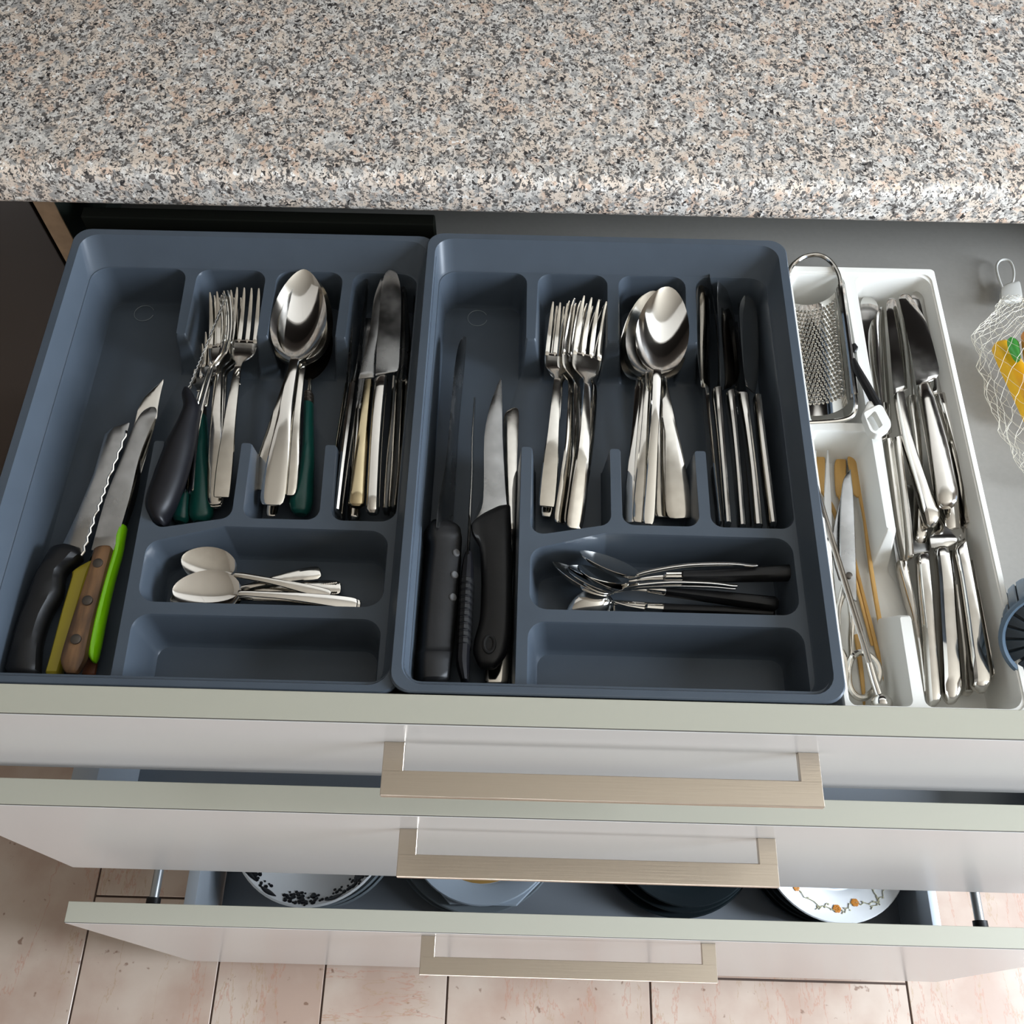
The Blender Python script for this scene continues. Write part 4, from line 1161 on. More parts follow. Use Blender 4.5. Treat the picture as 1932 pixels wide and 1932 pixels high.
coffee('coffee spoon with black handle reaching farthest right, at the back', (-0.0372, 0.1241, 0.906), (0.0059, 0.1144, 0.904), 0.033,
       [((0.0053, 0.1152, 0.904), (0.0053, 0.1136, 0.904), 2), ((0.0196, 0.1188, 0.904), (0.0192, 0.1158, 0.904), 2.2), ((0.0316, 0.1205, 0.904), (0.0313, 0.1165, 0.904), 2.6)], [((0.0312, 0.1221, 0.904), (0.0308, 0.1151, 0.904), 9), ((0.0432, 0.1226, 0.904), (0.0427, 0.1153, 0.904), 9)],
       [((0.043, 0.1229, 0.904), (0.0424, 0.1153, 0.904), 11), ((0.0693, 0.1248, 0.904), (0.0684, 0.1161, 0.904), 11), ((0.1005, 0.1277, 0.904), (0.0992, 0.1173, 0.904), 12), ((0.1243, 0.1305, 0.904), (0.1234, 0.1185, 0.904), 11)], 50)
coffee('coffee spoon with black handle in the middle, slanting down to the right', (-0.0481, 0.1298, 0.9), (-0.0062, 0.1091, 0.894), 0.033,
       [((-0.0068, 0.1101, 0.894), (-0.0063, 0.1085, 0.894), 2), ((0.0057, 0.1135, 0.894), (0.0059, 0.1119, 0.894), 2.2), ((0.0203, 0.1133, 0.894), (0.0201, 0.1112, 0.894), 2.6)], [((0.02, 0.1141, 0.894), (0.0195, 0.1109, 0.894), 8), ((0.0318, 0.1139, 0.894), (0.0311, 0.1093, 0.894), 9)],
       [((0.0318, 0.1145, 0.893), (0.031, 0.1096, 0.893), 10), ((0.0707, 0.113, 0.892), (0.0695, 0.1049, 0.892), 11), ((0.1092, 0.1106, 0.891), (0.1077, 0.1001, 0.891), 11)], 50)
coffee('coffee spoon with black handle lying lowest in front, bowl turned down', (-0.0374, 0.0975, 0.885), (-0.0056, 0.1065, 0.887), 0.024,
       [((-0.0062, 0.1073, 0.887), (-0.0057, 0.1056, 0.887), 2), ((0.0062, 0.1041, 0.887), (0.0061, 0.1022, 0.887), 2.2), ((0.02, 0.1033, 0.886), (0.0194, 0.1003, 0.886), 2.6)], [((0.0196, 0.1049, 0.886), (0.0188, 0.0995, 0.886), 9), ((0.0314, 0.1055, 0.885), (0.0308, 0.0989, 0.885), 10)],
       [((0.0312, 0.1056, 0.885), (0.0306, 0.0986, 0.885), 10), ((0.0714, 0.1046, 0.885), (0.0703, 0.0981, 0.885), 11), ((0.1086, 0.1026, 0.885), (0.1076, 0.0969, 0.885), 11)], 150)
GB = 'bare steel teaspoons among the black handled ones'
spoon('bare steel teaspoon uppermost at the back of the black handled spoons', (-0.0298, 0.1308, 0.916), (0.0115, 0.1165, 0.912), (0.0942, 0.1253, 0.912), 0.036, 0.0032, 0.003, 50, 0.006, 'steel', GB, name='teaspoon', bend=0.005)
spoon('bare steel teaspoon second, with bowl just below the uppermost one', (-0.0312, 0.1216, 0.912), (0.0019, 0.109, 0.906), (0.0805, 0.1125, 0.905), 0.034, 0.0030, 0.003, 50, 0.006, 'steel', GB, name='teaspoon', bend=0.004)
spoon('bare steel teaspoon third, between two black handled coffee spoons', (-0.0385, 0.1227, 0.906), (-0.0025, 0.1091, 0.901), (0.0802, 0.1126, 0.9), 0.034, 0.0030, 0.003, 50, 0.006, 'steel', GB, name='teaspoon')
spoon('bare steel teaspoon lying in front with its bowl on the pocket floor', (-0.0284, 0.0994, 0.881), (-0.0032, 0.1076, 0.882), (0.0658, 0.1014, 0.88), 0.024, 0.008, 0.004, 0, 0.005, 'steel', GB, name='teaspoon')

# ================================================================ white tray: silver knives
GW = 'silver knives in the white tray'


def wk(label, blade, handle, bm='blade_mirror'):
    return knife('table_knife', label, blade, handle, bm, 'handle', group=GW, he=0.7)


wk('silver knife in the back row with its round tip against the left ridge',
   [((0.2061, 0.2464, 0.889), (0.2128, 0.2489, 0.889), 1.2), ((0.2051, 0.2865, 0.889), (0.2151, 0.2868, 0.889), 1.3), ((0.2049, 0.3229, 0.89), (0.2141, 0.3232, 0.89), 1.3), ((0.2061, 0.3551, 0.89), (0.2183, 0.3555, 0.89), 1.3), ((0.2069, 0.3774, 0.892), (0.2215, 0.3771, 0.892), 1.2), ((0.2105, 0.386, 0.892), (0.2179, 0.3862, 0.892), 1)],
   [((0.2077, 0.2449, 0.889), (0.2139, 0.2464, 0.889), 10), ((0.2065, 0.2066, 0.888), (0.212, 0.2067, 0.888), 11), ((0.2058, 0.1699, 0.887), (0.2104, 0.1701, 0.887), 11), ((0.2066, 0.1455, 0.887), (0.21, 0.145, 0.887), 10)])
wk('silver knife in the back row standing on edge, second from the left',
   [((0.2059, 0.2452, 0.898), (0.2128, 0.2503, 0.894), 1.2), ((0.2061, 0.2719, 0.899), (0.2167, 0.2834, 0.894), 1.2), ((0.2077, 0.314, 0.902), (0.2191, 0.3188, 0.896), 1.3), ((0.2106, 0.344, 0.904), (0.2214, 0.3491, 0.898), 1.3), ((0.2144, 0.3597, 0.904), (0.2221, 0.3645, 0.9), 1), ((0.2191, 0.3675, 0.902), (0.222, 0.369, 0.9), 0.8)],
   [((0.2112, 0.2412, 0.897), (0.217, 0.2427, 0.897), 11), ((0.2101, 0.2084, 0.896), (0.215, 0.2085, 0.896), 12), ((0.2087, 0.1719, 0.895), (0.2139, 0.172, 0.895), 12), ((0.2068, 0.1423, 0.895), (0.2111, 0.143, 0.895), 11)])
wk('silver knife in the back row lying flat, left of the widest blade',
   [((0.2163, 0.2802, 0.902), (0.228, 0.2865, 0.902), 1.3), ((0.218, 0.302, 0.902), (0.2298, 0.3023, 0.902), 1.3), ((0.2203, 0.3268, 0.902), (0.2322, 0.3272, 0.902), 1.3), ((0.2217, 0.3516, 0.903), (0.2323, 0.3519, 0.903), 1.3), ((0.2236, 0.3693, 0.903), (0.2324, 0.37, 0.903), 1.2), ((0.2267, 0.3758, 0.903), (0.2318, 0.3755, 0.903), 1)],
   [((0.2163, 0.279, 0.902), (0.2241, 0.2804, 0.902), 10), ((0.2159, 0.2395, 0.902), (0.2242, 0.241, 0.902), 11), ((0.2182, 0.2119, 0.901), (0.2267, 0.2135, 0.901), 12), ((0.2206, 0.1902, 0.9), (0.2305, 0.1917, 0.9), 12), ((0.2215, 0.1744, 0.9), (0.2335, 0.1765, 0.9), 12), ((0.2227, 0.1672, 0.899), (0.2315, 0.1692, 0.899), 9)])
wk('silver knife in the back row on edge, squeezed left of the widest blade',
   [((0.2311, 0.2822, 0.898), (0.2401, 0.288, 0.89), 1.2), ((0.2334, 0.328, 0.901), (0.2413, 0.3344, 0.893), 1.3), ((0.2331, 0.3681, 0.904), (0.241, 0.371, 0.896), 1.2), ((0.2347, 0.3748, 0.904), (0.2389, 0.3778, 0.899), 1)],
   [((0.2298, 0.2839, 0.892), (0.2383, 0.2842, 0.892), 11), ((0.2282, 0.2455, 0.891), (0.2352, 0.247, 0.891), 12), ((0.2233, 0.1996, 0.89), (0.2304, 0.1998, 0.89), 12), ((0.2169, 0.1644, 0.889), (0.2272, 0.1659, 0.889), 12), ((0.2174, 0.1578, 0.889), (0.2261, 0.1593, 0.889), 9)])
wk('silver knife with the widest mirror blade, lying on top in the back row',
   [((0.2316, 0.2839, 0.91), (0.2419, 0.2872, 0.91), 1.4), ((0.2317, 0.2887, 0.91), (0.251, 0.2952, 0.91), 1.4), ((0.2325, 0.3148, 0.91), (0.2517, 0.3154, 0.91), 1.4), ((0.2322, 0.3462, 0.91), (0.2497, 0.3468, 0.91), 1.4), ((0.2316, 0.363, 0.91), (0.2445, 0.3645, 0.91), 1.3), ((0.2318, 0.3709, 0.91), (0.2419, 0.3719, 0.91), 1.2), ((0.2352, 0.3746, 0.91), (0.2403, 0.3747, 0.91), 1)],
   [((0.2327, 0.2823, 0.909), (0.2426, 0.2855, 0.909), 9), ((0.2317, 0.2336, 0.908), (0.2467, 0.2353, 0.908), 11), ((0.2311, 0.2088, 0.907), (0.2472, 0.2105, 0.907), 12), ((0.2309, 0.1883, 0.906), (0.2474, 0.1894, 0.906), 12), ((0.2319, 0.1805, 0.906), (0.2448, 0.1815, 0.906), 9)])
wk('silver knife behind the widest blade, nearest the right wall of the white tray',
   [((0.2482, 0.2853, 0.896), (0.2579, 0.287, 0.896), 1.3), ((0.2534, 0.3012, 0.896), (0.2592, 0.3075, 0.896), 1.3), ((0.2527, 0.3316, 0.897), (0.2606, 0.3319, 0.897), 1.3), ((0.25, 0.367, 0.898), (0.2606, 0.3673, 0.898), 1.3), ((0.2474, 0.3821, 0.899), (0.2589, 0.3817, 0.899), 1.2), ((0.252, 0.3877, 0.899), (0.2577, 0.3876, 0.899), 1)],
   [((0.2517, 0.2837, 0.895), (0.2604, 0.2851, 0.895), 11), ((0.2542, 0.2444, 0.894), (0.2662, 0.246, 0.894), 12), ((0.2553, 0.2114, 0.893), (0.2665, 0.213, 0.893), 13), ((0.254, 0.1759, 0.892), (0.2665, 0.1775, 0.892), 12), ((0.2563, 0.1721, 0.892), (0.2628, 0.1723, 0.892), 8)])
wk('silver knife under the widest bladed one, its handle end just below that handle',
   [((0.2402, 0.2728, 0.893), (0.2472, 0.273, 0.893), 1.3), ((0.2444, 0.3218, 0.893), (0.2545, 0.3221, 0.893), 1.3), ((0.2451, 0.3662, 0.894), (0.2545, 0.3664, 0.894), 1.2), ((0.2463, 0.3769, 0.894), (0.252, 0.377, 0.894), 1)],
   [((0.2425, 0.242, 0.893), (0.2537, 0.2423, 0.893), 11), ((0.241, 0.2052, 0.892), (0.2541, 0.2056, 0.892), 12), ((0.2393, 0.1717, 0.89), (0.2523, 0.1727, 0.89), 12), ((0.2414, 0.1667, 0.89), (0.2488, 0.1674, 0.89), 8)])
wk('narrow silver knife of the front row along the left ridge of the white tray',
   [((0.2047, 0.1442, 0.881), (0.2106, 0.1444, 0.881), 1.2), ((0.2057, 0.1797, 0.88), (0.2128, 0.1799, 0.88), 1.2), ((0.2085, 0.2182, 0.879), (0.2158, 0.2184, 0.879), 1.2)],
   [((0.2035, 0.1437, 0.882), (0.2113, 0.1441, 0.882), 11), ((0.2049, 0.124, 0.882), (0.212, 0.1242, 0.882), 12), ((0.2069, 0.1003, 0.882), (0.2115, 0.0999, 0.882), 11), ((0.2078, 0.0756, 0.881), (0.2106, 0.0757, 0.881), 11), ((0.2064, 0.046, 0.881), (0.2086, 0.0461, 0.881), 10)], 'blade')
wk('silver knife of the front row, second from the left with plain worn handle',
   [((0.2141, 0.1474, 0.892), (0.2249, 0.1495, 0.892), 1.3), ((0.2141, 0.155, 0.891), (0.227, 0.1565, 0.891), 1.3), ((0.2204, 0.1914, 0.882), (0.2314, 0.1917, 0.882), 1.2), ((0.2222, 0.2116, 0.88), (0.2322, 0.2119, 0.88), 1.2)],
   [((0.2144, 0.1439, 0.892), (0.2238, 0.1459, 0.892), 11), ((0.2124, 0.1157, 0.891), (0.2217, 0.1159, 0.891), 12), ((0.2104, 0.083, 0.89), (0.2187, 0.0833, 0.89), 12), ((0.2065, 0.0424, 0.889), (0.2153, 0.0426, 0.889), 12), ((0.2072, 0.0358, 0.889), (0.2126, 0.0359, 0.889), 8)], 'blade')
wk('silver knife in the middle of the front row, with shiny blade shoulder showing',
   [((0.2256, 0.1507, 0.896), (0.2386, 0.1522, 0.896), 1.4), ((0.2263, 0.1599, 0.896), (0.2474, 0.1587, 0.896), 1.4), ((0.2332, 0.1729, 0.892), (0.2524, 0.1729, 0.892), 1.4), ((0.2402, 0.2046, 0.882), (0.2568, 0.205, 0.882), 1.3)],
   [((0.2272, 0.1477, 0.895), (0.238, 0.1494, 0.895), 11), ((0.2259, 0.126, 0.894), (0.2375, 0.1264, 0.894), 12), ((0.2221, 0.093, 0.893), (0.2341, 0.0933, 0.893), 12), ((0.2184, 0.0613, 0.892), (0.2311, 0.0616, 0.892), 13), ((0.2164, 0.044, 0.891), (0.2293, 0.0444, 0.891), 12), ((0.218, 0.0375, 0.891), (0.2251, 0.038, 0.891), 8)])
wk('silver knife of the front row with thick tapering handle, right of the middle',
   [((0.2404, 0.1482, 0.899), (0.2498, 0.1567, 0.899), 1.4), ((0.2469, 0.161, 0.895), (0.253, 0.1623, 0.895), 1.3), ((0.2556, 0.1924, 0.882), (0.2633, 0.1926, 0.882), 1.3)],
   [((0.2393, 0.1453, 0.899), (0.2496, 0.1543, 0.899), 11), ((0.2396, 0.1246, 0.898), (0.2496, 0.1249, 0.898), 12), ((0.238, 0.0918, 0.897), (0.2493, 0.0921, 0.897), 13), ((0.2357, 0.0562, 0.896), (0.2487, 0.0566, 0.896), 13), ((0.2349, 0.047, 0.896), (0.2468, 0.0481, 0.896), 12), ((0.2377, 0.0438, 0.896), (0.2438, 0.0444, 0.896), 8)])
wk('slim silver knife of the front row nearest the right wall of the white tray',
   [((0.2554, 0.1421, 0.886), (0.2586, 0.1422, 0.886), 1.2), ((0.2583, 0.1659, 0.886), (0.2626, 0.166, 0.886), 1.2), ((0.2612, 0.1915, 0.884), (0.2656, 0.1916, 0.884), 1)],
   [((0.2556, 0.1444, 0.886), (0.2596, 0.1445, 0.886), 11), ((0.2551, 0.1082, 0.885), (0.26, 0.1084, 0.885), 11), ((0.2545, 0.0651, 0.884), (0.2596, 0.0653, 0.884), 11), ((0.2548, 0.058, 0.884), (0.2587, 0.0591, 0.884), 8)], 'blade')
wk('silver knife lying low in the front row, between the middle knife and the thick handle',
   [((0.243, 0.132, 0.882), (0.2451, 0.132, 0.882), 1.2), ((0.2451, 0.156, 0.881), (0.2483, 0.1561, 0.881), 1.2)],
   [((0.2416, 0.1262, 0.882), (0.2446, 0.1262, 0.882), 11), ((0.2379, 0.0764, 0.881), (0.2428, 0.0766, 0.881), 12), ((0.2348, 0.0478, 0.881), (0.2411, 0.0472, 0.881), 11)], 'blade')

# ================================================================ white tray: picks, scissors, rod
GP = 'bamboo paddle picks in the white tray'


def pick(label, pad, stick):
    parts = [('stick', sp(stick, 8, 0.9), 'bamboo'), ('paddle', sp(pad, 10, 0.5), 'bamboo')]
    return thing('paddle_pick', label, 'pick', parts, GP)


pick('bamboo paddle pick lying farthest right, its whole length in view', [((0.1834, 0.2, 0.88), (0.1889, 0.204, 0.88), 2.4), ((0.1802, 0.205, 0.88), (0.19, 0.2086, 0.88), 2.4), ((0.1806, 0.2194, 0.88), (0.1902, 0.221, 0.88), 2.4), ((0.1808, 0.2345, 0.88), (0.1905, 0.2348, 0.88), 2.4), ((0.1839, 0.2393, 0.88), (0.189, 0.24, 0.88), 1.8)],
     [((0.1845, 0.201, 0.88), (0.1887, 0.204, 0.88), 2.6), ((0.1852, 0.1791, 0.88), (0.1883, 0.1792, 0.88), 3), ((0.1839, 0.1429, 0.88), (0.1874, 0.1436, 0.88), 3), ((0.1845, 0.1032, 0.879), (0.188, 0.1033, 0.879), 3), ((0.1864, 0.0707, 0.878), (0.1898, 0.0708, 0.878), 2.6), ((0.1888, 0.0388, 0.877), (0.19, 0.0389, 0.877), 1)])
pick('bamboo paddle pick whose paddle sits behind the scissor blade', [((0.1698, 0.2032, 0.876), (0.1735, 0.202, 0.876), 2.4), ((0.1692, 0.2085, 0.876), (0.1767, 0.2072, 0.876), 2.4), ((0.1712, 0.23, 0.876), (0.1806, 0.231, 0.876), 2.4), ((0.1739, 0.2366, 0.876), (0.1807, 0.2368, 0.876), 1.8)],
     [((0.1706, 0.2028, 0.876), (0.1735, 0.2022, 0.876), 2.6), ((0.1757, 0.138, 0.875), (0.1785, 0.138, 0.875), 3), ((0.1797, 0.0935, 0.875), (0.183, 0.0936, 0.875), 3), ((0.1847, 0.0519, 0.874), (0.1876, 0.052, 0.874), 2), ((0.1889, 0.0397, 0.874), (0.1901, 0.0398, 0.874), 1)])
pick('bamboo paddle pick between the two white prongs', [((0.1559, 0.2055, 0.878), (0.1597, 0.2051, 0.878), 2.4), ((0.1542, 0.2238, 0.878), (0.1628, 0.2251, 0.878), 2.4), ((0.1531, 0.234, 0.878), (0.1641, 0.2351, 0.878), 2.4), ((0.1556, 0.238, 0.878), (0.1622, 0.2385, 0.878), 1.8)],
     [((0.1567, 0.2058, 0.878), (0.16, 0.2056, 0.878), 2.6), ((0.1629, 0.1925, 0.877), (0.1662, 0.1939, 0.877), 3), ((0.1662, 0.1752, 0.877), (0.1688, 0.1763, 0.877), 3), ((0.1728, 0.1327, 0.876), (0.1755, 0.1328, 0.876), 2.6), ((0.1787, 0.0825, 0.875), (0.1808, 0.0825, 0.875), 1)])
single('bamboo_stick', 'thin bamboo stick lying inside the scissor handle loop', 'stick', sp([((0.1682, 0.0903, 0.874), (0.1721, 0.0904, 0.874), 2.4), ((0.1679, 0.0557, 0.874), (0.1711, 0.0558, 0.874), 2.4), ((0.1675, 0.0395, 0.874), (0.1693, 0.0395, 0.874), 1.6)], 8, 0.9), 'bamboo')

thing('carving_fork', 'pale two-pronged serving fork partly hidden by the middle tray rim', 'fork', [
    ('head', join(sp([((0.1561, 0.1668, 0.888), (0.1586, 0.1693, 0.888), 2), ((0.1552, 0.1901, 0.888), (0.1609, 0.1927, 0.888), 2.2), ((0.1583, 0.211, 0.889), (0.1619, 0.2111, 0.889), 2), ((0.1623, 0.235, 0.89), (0.1635, 0.2353, 0.89), 1)], 10, 0.8), sp([((0.1487, 0.1793, 0.887), (0.1552, 0.1746, 0.887), 2.2), ((0.1463, 0.196, 0.888), (0.1527, 0.195, 0.888), 2.2), ((0.1486, 0.2107, 0.889), (0.1522, 0.2108, 0.889), 2), ((0.153, 0.2345, 0.89), (0.1541, 0.2348, 0.89), 1)], 10, 0.8), sp([((0.1488, 0.1892, 0.887), (0.159, 0.1796, 0.887), 2), ((0.1511, 0.172, 0.887), (0.1588, 0.1698, 0.887), 2.2), ((0.1522, 0.1605, 0.886), (0.1579, 0.1607, 0.886), 2.4)], 10, 0.8)), 'lacquer'),
    ('handle', sp([((0.153, 0.1629, 0.886), (0.158, 0.1631, 0.886), 2.6), ((0.1512, 0.1392, 0.886), (0.1558, 0.1335, 0.886), 2.6), ((0.1521, 0.1171, 0.884), (0.1558, 0.1172, 0.884), 3), ((0.1524, 0.0795, 0.881), (0.1552, 0.0796, 0.881), 3), ((0.1519, 0.0532, 0.88), (0.1547, 0.0533, 0.88), 3)]), 'silver')])

l1 = curve_pts([(0.1611, 0.0698, 0.886), (0.1671, 0.0733, 0.885), (0.1737, 0.0712, 0.884), (0.1784, 0.0655, 0.883), (0.179, 0.058, 0.882), (0.1748, 0.0488, 0.881), (0.1679, 0.0424, 0.88), (0.1615, 0.0431, 0.88), (0.1576, 0.0488, 0.881), (0.1573, 0.0579, 0.882), (0.1587, 0.0652, 0.884)], 4, True)
l2 = curve_pts([(0.1516, 0.0754, 0.886), (0.1552, 0.0709, 0.884), (0.1563, 0.0628, 0.883), (0.1554, 0.0537, 0.882), (0.1527, 0.0461, 0.881), (0.1487, 0.0438, 0.88), (0.1467, 0.0527, 0.881), (0.1471, 0.0636, 0.883), (0.1491, 0.0725, 0.885)], 4, True)
thing('scissors', 'old steel kitchen scissors with looped handles lying blades up', 'scissors', [
    ('blade', sp([((0.1592, 0.1169, 0.89), (0.168, 0.1093, 0.89), 3), ((0.1594, 0.1301, 0.891), (0.17, 0.1293, 0.891), 3), ((0.1601, 0.1452, 0.891), (0.1719, 0.1455, 0.891), 3), ((0.1634, 0.1722, 0.892), (0.1744, 0.1725, 0.892), 2.4), ((0.167, 0.1931, 0.892), (0.1765, 0.1947, 0.892), 2), ((0.1707, 0.2083, 0.892), (0.1771, 0.2085, 0.892), 1.6), ((0.1767, 0.2171, 0.892), (0.1774, 0.2174, 0.892), 0.8)], 10, 0.6), 'blade'),
    ('blade', sp([((0.1587, 0.1278, 0.886), (0.1685, 0.1269, 0.886), 3), ((0.1567, 0.144, 0.886), (0.1639, 0.1442, 0.886), 3), ((0.1583, 0.1631, 0.886), (0.1659, 0.1633, 0.886), 2.4), ((0.1649, 0.1852, 0.886), (0.1704, 0.1854, 0.886), 1.6), ((0.171, 0.2029, 0.886), (0.1721, 0.2029, 0.886), 0.8)], 10, 0.6), 'blade'),
    ('pivot_screw', disc((0.1641, 0.1284, 0.8932), 0.0024, 0.0016), 'rivet'),
    ('handle_loop', join(tube(l1, 0.0024, 8, True), sp([((0.1612, 0.1235, 0.888), (0.1666, 0.1214, 0.888), 4), ((0.1619, 0.0993, 0.887), (0.1667, 0.1005, 0.887), 5), ((0.1596, 0.0832, 0.886), (0.1633, 0.0833, 0.886), 5), ((0.1588, 0.0675, 0.885), (0.1613, 0.0675, 0.885), 5)])), 'silver'),
    ('handle_loop', join(tube(l2, 0.0024, 8, True), sp([((0.16, 0.124, 0.887), (0.1658, 0.1207, 0.887), 4), ((0.1532, 0.105, 0.886), (0.1578, 0.1063, 0.886), 5), ((0.1512, 0.0884, 0.886), (0.1549, 0.0885, 0.886), 5), ((0.1507, 0.0747, 0.885), (0.1532, 0.0748, 0.885), 5)])), 'silver')])

pr, pe = (0.1371, 0.2107, 0.917), (0.1685, 0.0611, 0.896)
thing('skewer', 'thin steel rod with ball end crossing over the scissors', 'skewer', [
    ('rod', join(*[tube([Vector(pr) + Vector((d, 0, 0)), Vector(pe) + Vector((d, 0, 0))], 0.0012, 8) for d in (-0.0011, 0.0011)]), 'blade_mirror'),
    ('sleeve', tube([(0.1683, 0.0616, 0.896), (0.1705, 0.05, 0.894), (0.1732, 0.0395, 0.892)], 0.0030, 12, taper=[0.9, 1.0, 1.05]), 'steel'),
    ('ball_end', ball((0.1743, 0.0348, 0.891), 0.0072), 'steel')])

# ================================================================ white tray: grater and peeler
xr0, yr0, zr0 = (0.18, 0.3744, 0.915)
xr1, yr1, zr1 = (0.1752, 0.2641, 0.915)
R_ = 0.0205


def gs(u, v, off=0.0):
    """u around the trough (0 left .. 1 right), v along it (0 back .. 1 front)"""
    th = math.radians(-80 + 160 * u)
    xc = xr0 + (xr1 - xr0) * v - R_ * math.sin(math.radians(80))
    zc = zr0 - 0.004 + R_ * math.cos(math.radians(80))
    r = R_ - off
    return Vector((xc + r * math.sin(th), yr0 + (yr1 - yr0) * v, zc - r * math.cos(th)))


GV, GF = [], []
NU, NV = 17, 22
cu, cv = 0.94 / NU, 0.86 / NV
for j in range(NV):
    for i in range(NU):
        u0 = 0.02 + (i + (0.5 if j % 2 else 0)) * cu
        v0 = 0.05 + j * cv
        if u0 + cu > 0.985:
            continue
        i0 = len(GV)
        for (du, dv) in ((0, 0), (.5, 0), (1, 0), (1, .5), (1, 1), (.5, 1), (0, 1), (0, .5)):
            GV.append(gs(u0 + du * cu, v0 + dv * cv))
        for rr, off in ((0.40, 0.0), (0.30, 0.0014), (0.22, 0.0012)):
            for k in range(8):
                a = math.radians(225 + 45 * k)
                GV.append(gs(u0 + (0.5 + rr * math.cos(a)) * cu, v0 + (0.5 + rr * math.sin(a)) * cv, off))
        for k in range(8):
            k2 = (k + 1) % 8
            for q in range(3):
                GF.append((i0 + q * 8 + k, i0 + q * 8 + k2, i0 + q * 8 + 8 + k2, i0 + q * 8 + 8 + k))


def patch(u0, u1, v0, v1, nu=24, nv=2, th=0.0006):
    V, F = [], []
    for o in (0.0, -th):
        for b in range(nv + 1):
            for a in range(nu + 1):
                V.append(gs(u0 + (u1 - u0) * a / nu, v0 + (v1 - v0) * b / nv, o))
    s = (nu + 1) * (nv + 1)
    for b in range(nv):
        for a in range(nu):
            q = b * (nu + 1) + a
            F.append((q, q + 1, q + nu + 2, q + nu + 1))
            F.append((s + q, s + q + nu + 1, s + q + nu + 2, s + q + 1))
    for b in range(nv):
        for a in (0, nu):
            q = b * (nu + 1) + a
            F.append((q, q + nu + 1, s + q + nu + 1, s + q))
    for a in range(nu):
        for b in (0, nv):
            q = b * (nu + 1) + a
            F.append((q, q + 1, s + q + 1, s + q))
    return V, F


fr = curve_pts([(0.134, 0.3151, 0.914), (0.1388, 0.3661, 0.914), (0.1441, 0.3929, 0.914), (0.1527, 0.4051, 0.914), (0.1627, 0.4104, 0.914), (0.1721, 0.4104, 0.914), (0.1796, 0.4034, 0.914), (0.1838, 0.3914, 0.914), (0.1844, 0.378, 0.914), (0.1836, 0.3467, 0.914), (0.1826, 0.3091, 0.914), (0.1814, 0.2743, 0.914), (0.1804, 0.2603, 0.914), (0.1774, 0.2529, 0.913), (0.1705, 0.249, 0.912), (0.1572, 0.2473, 0.911), (0.1399, 0.2457, 0.911)], 4)
thing('grater', 'small half-round steel grater with wire frame handle at the back of the white tray', 'grater', [
    ('grating_sheet', join(patch(0.0, 1.0, 0.0, 0.05), patch(0.0, 1.0, 0.91, 1.0), patch(0.0, 0.02, 0.05, 0.91, 1, 8), patch(0.982, 1.0, 0.05, 0.91, 1, 8)), 'steel', [('grater_teeth', (GV, GF), 'steel', None, None, 'stuff')]),
    ('frame', tube(fr, 0.0019, 10), 'steel'),
    ('sleeve', tube([(0.1845, 0.3787, 0.914), (0.1836, 0.3467, 0.914), (0.1826, 0.3091, 0.914), (0.1812, 0.2708, 0.914)], 0.0029, 10), 'steel'),
    ('edge_channel', sp([((0.181, 0.377, 0.912), (0.1847, 0.3784, 0.912), 4), ((0.1811, 0.3305, 0.912), (0.1846, 0.3306, 0.912), 4), ((0.1778, 0.2686, 0.912), (0.1809, 0.2698, 0.912), 4)], 8, 0.5), 'blade'),
    ('foot', sp([((0.1857, 0.3186, 0.913), (0.1883, 0.3199, 0.913), 4), ((0.186, 0.3112, 0.913), (0.1901, 0.3169, 0.913), 4)], 8, 0.7), 'black')])

oc = [Vector(p) for p in ((0.182, 0.2497, 0.918), (0.1971, 0.259, 0.918), (0.2032, 0.2384, 0.918), (0.1861, 0.225, 0.918))]
ic = [Vector(p) for p in ((0.1843, 0.2455, 0.918), (0.1914, 0.2517, 0.918), (0.195, 0.2388, 0.918), (0.1883, 0.2328, 0.918))]
zc = oc[0].z
o2 = rounded([(p.x, p.y) for p in oc], [0.003, 0.003, 0.008, 0.006], 5)
i2 = rounded([(p.x, p.y) for p in ic], [0.0015] * 4, 5)
n = len(o2)
ctr = sum((p for p in o2), Vector((0, 0))) / n
V = []
for pts, sc_, z in ((o2, 1.0, -0.0028), (o2, 1.0, 0.0022), (o2, 0.95, 0.0036), (i2, 1.06, 0.0036), (i2, 1.0, 0.0026), (i2, 1.0, -0.0028)):
    for p in pts:
        q = ctr + (p - ctr) * sc_
        V.append(Vector((q.x, q.y, zc + z)))
F = []
for k in range(6):
    k2 = (k + 1) % 6
    for j in range(n):
        j2 = (j + 1) % n
        F.append((k * n + j, k * n + j2, k2 * n + j2, k2 * n + j))
thing('peeler', 'kitchen tool with black shaft and open white plastic handle lying across the white tray ridge', 'kitchen tool', [
    ('handle', join((V, F), sp([((0.1879, 0.2613, 0.918), (0.1974, 0.2579, 0.918), 5), ((0.1822, 0.2497, 0.918), (0.1908, 0.2516, 0.918), 6)], 10, 0.6)), 'white', None, 'white plastic open handle'),
    ('shaft', tube([(0.1831, 0.3012, 0.918), (0.1837, 0.2921, 0.919), (0.1892, 0.2757, 0.919), (0.1949, 0.2573, 0.919)], 0.0034, 10, taper=[0.5, 0.9, 1, 1.1]), 'black', None, 'black shaft')])

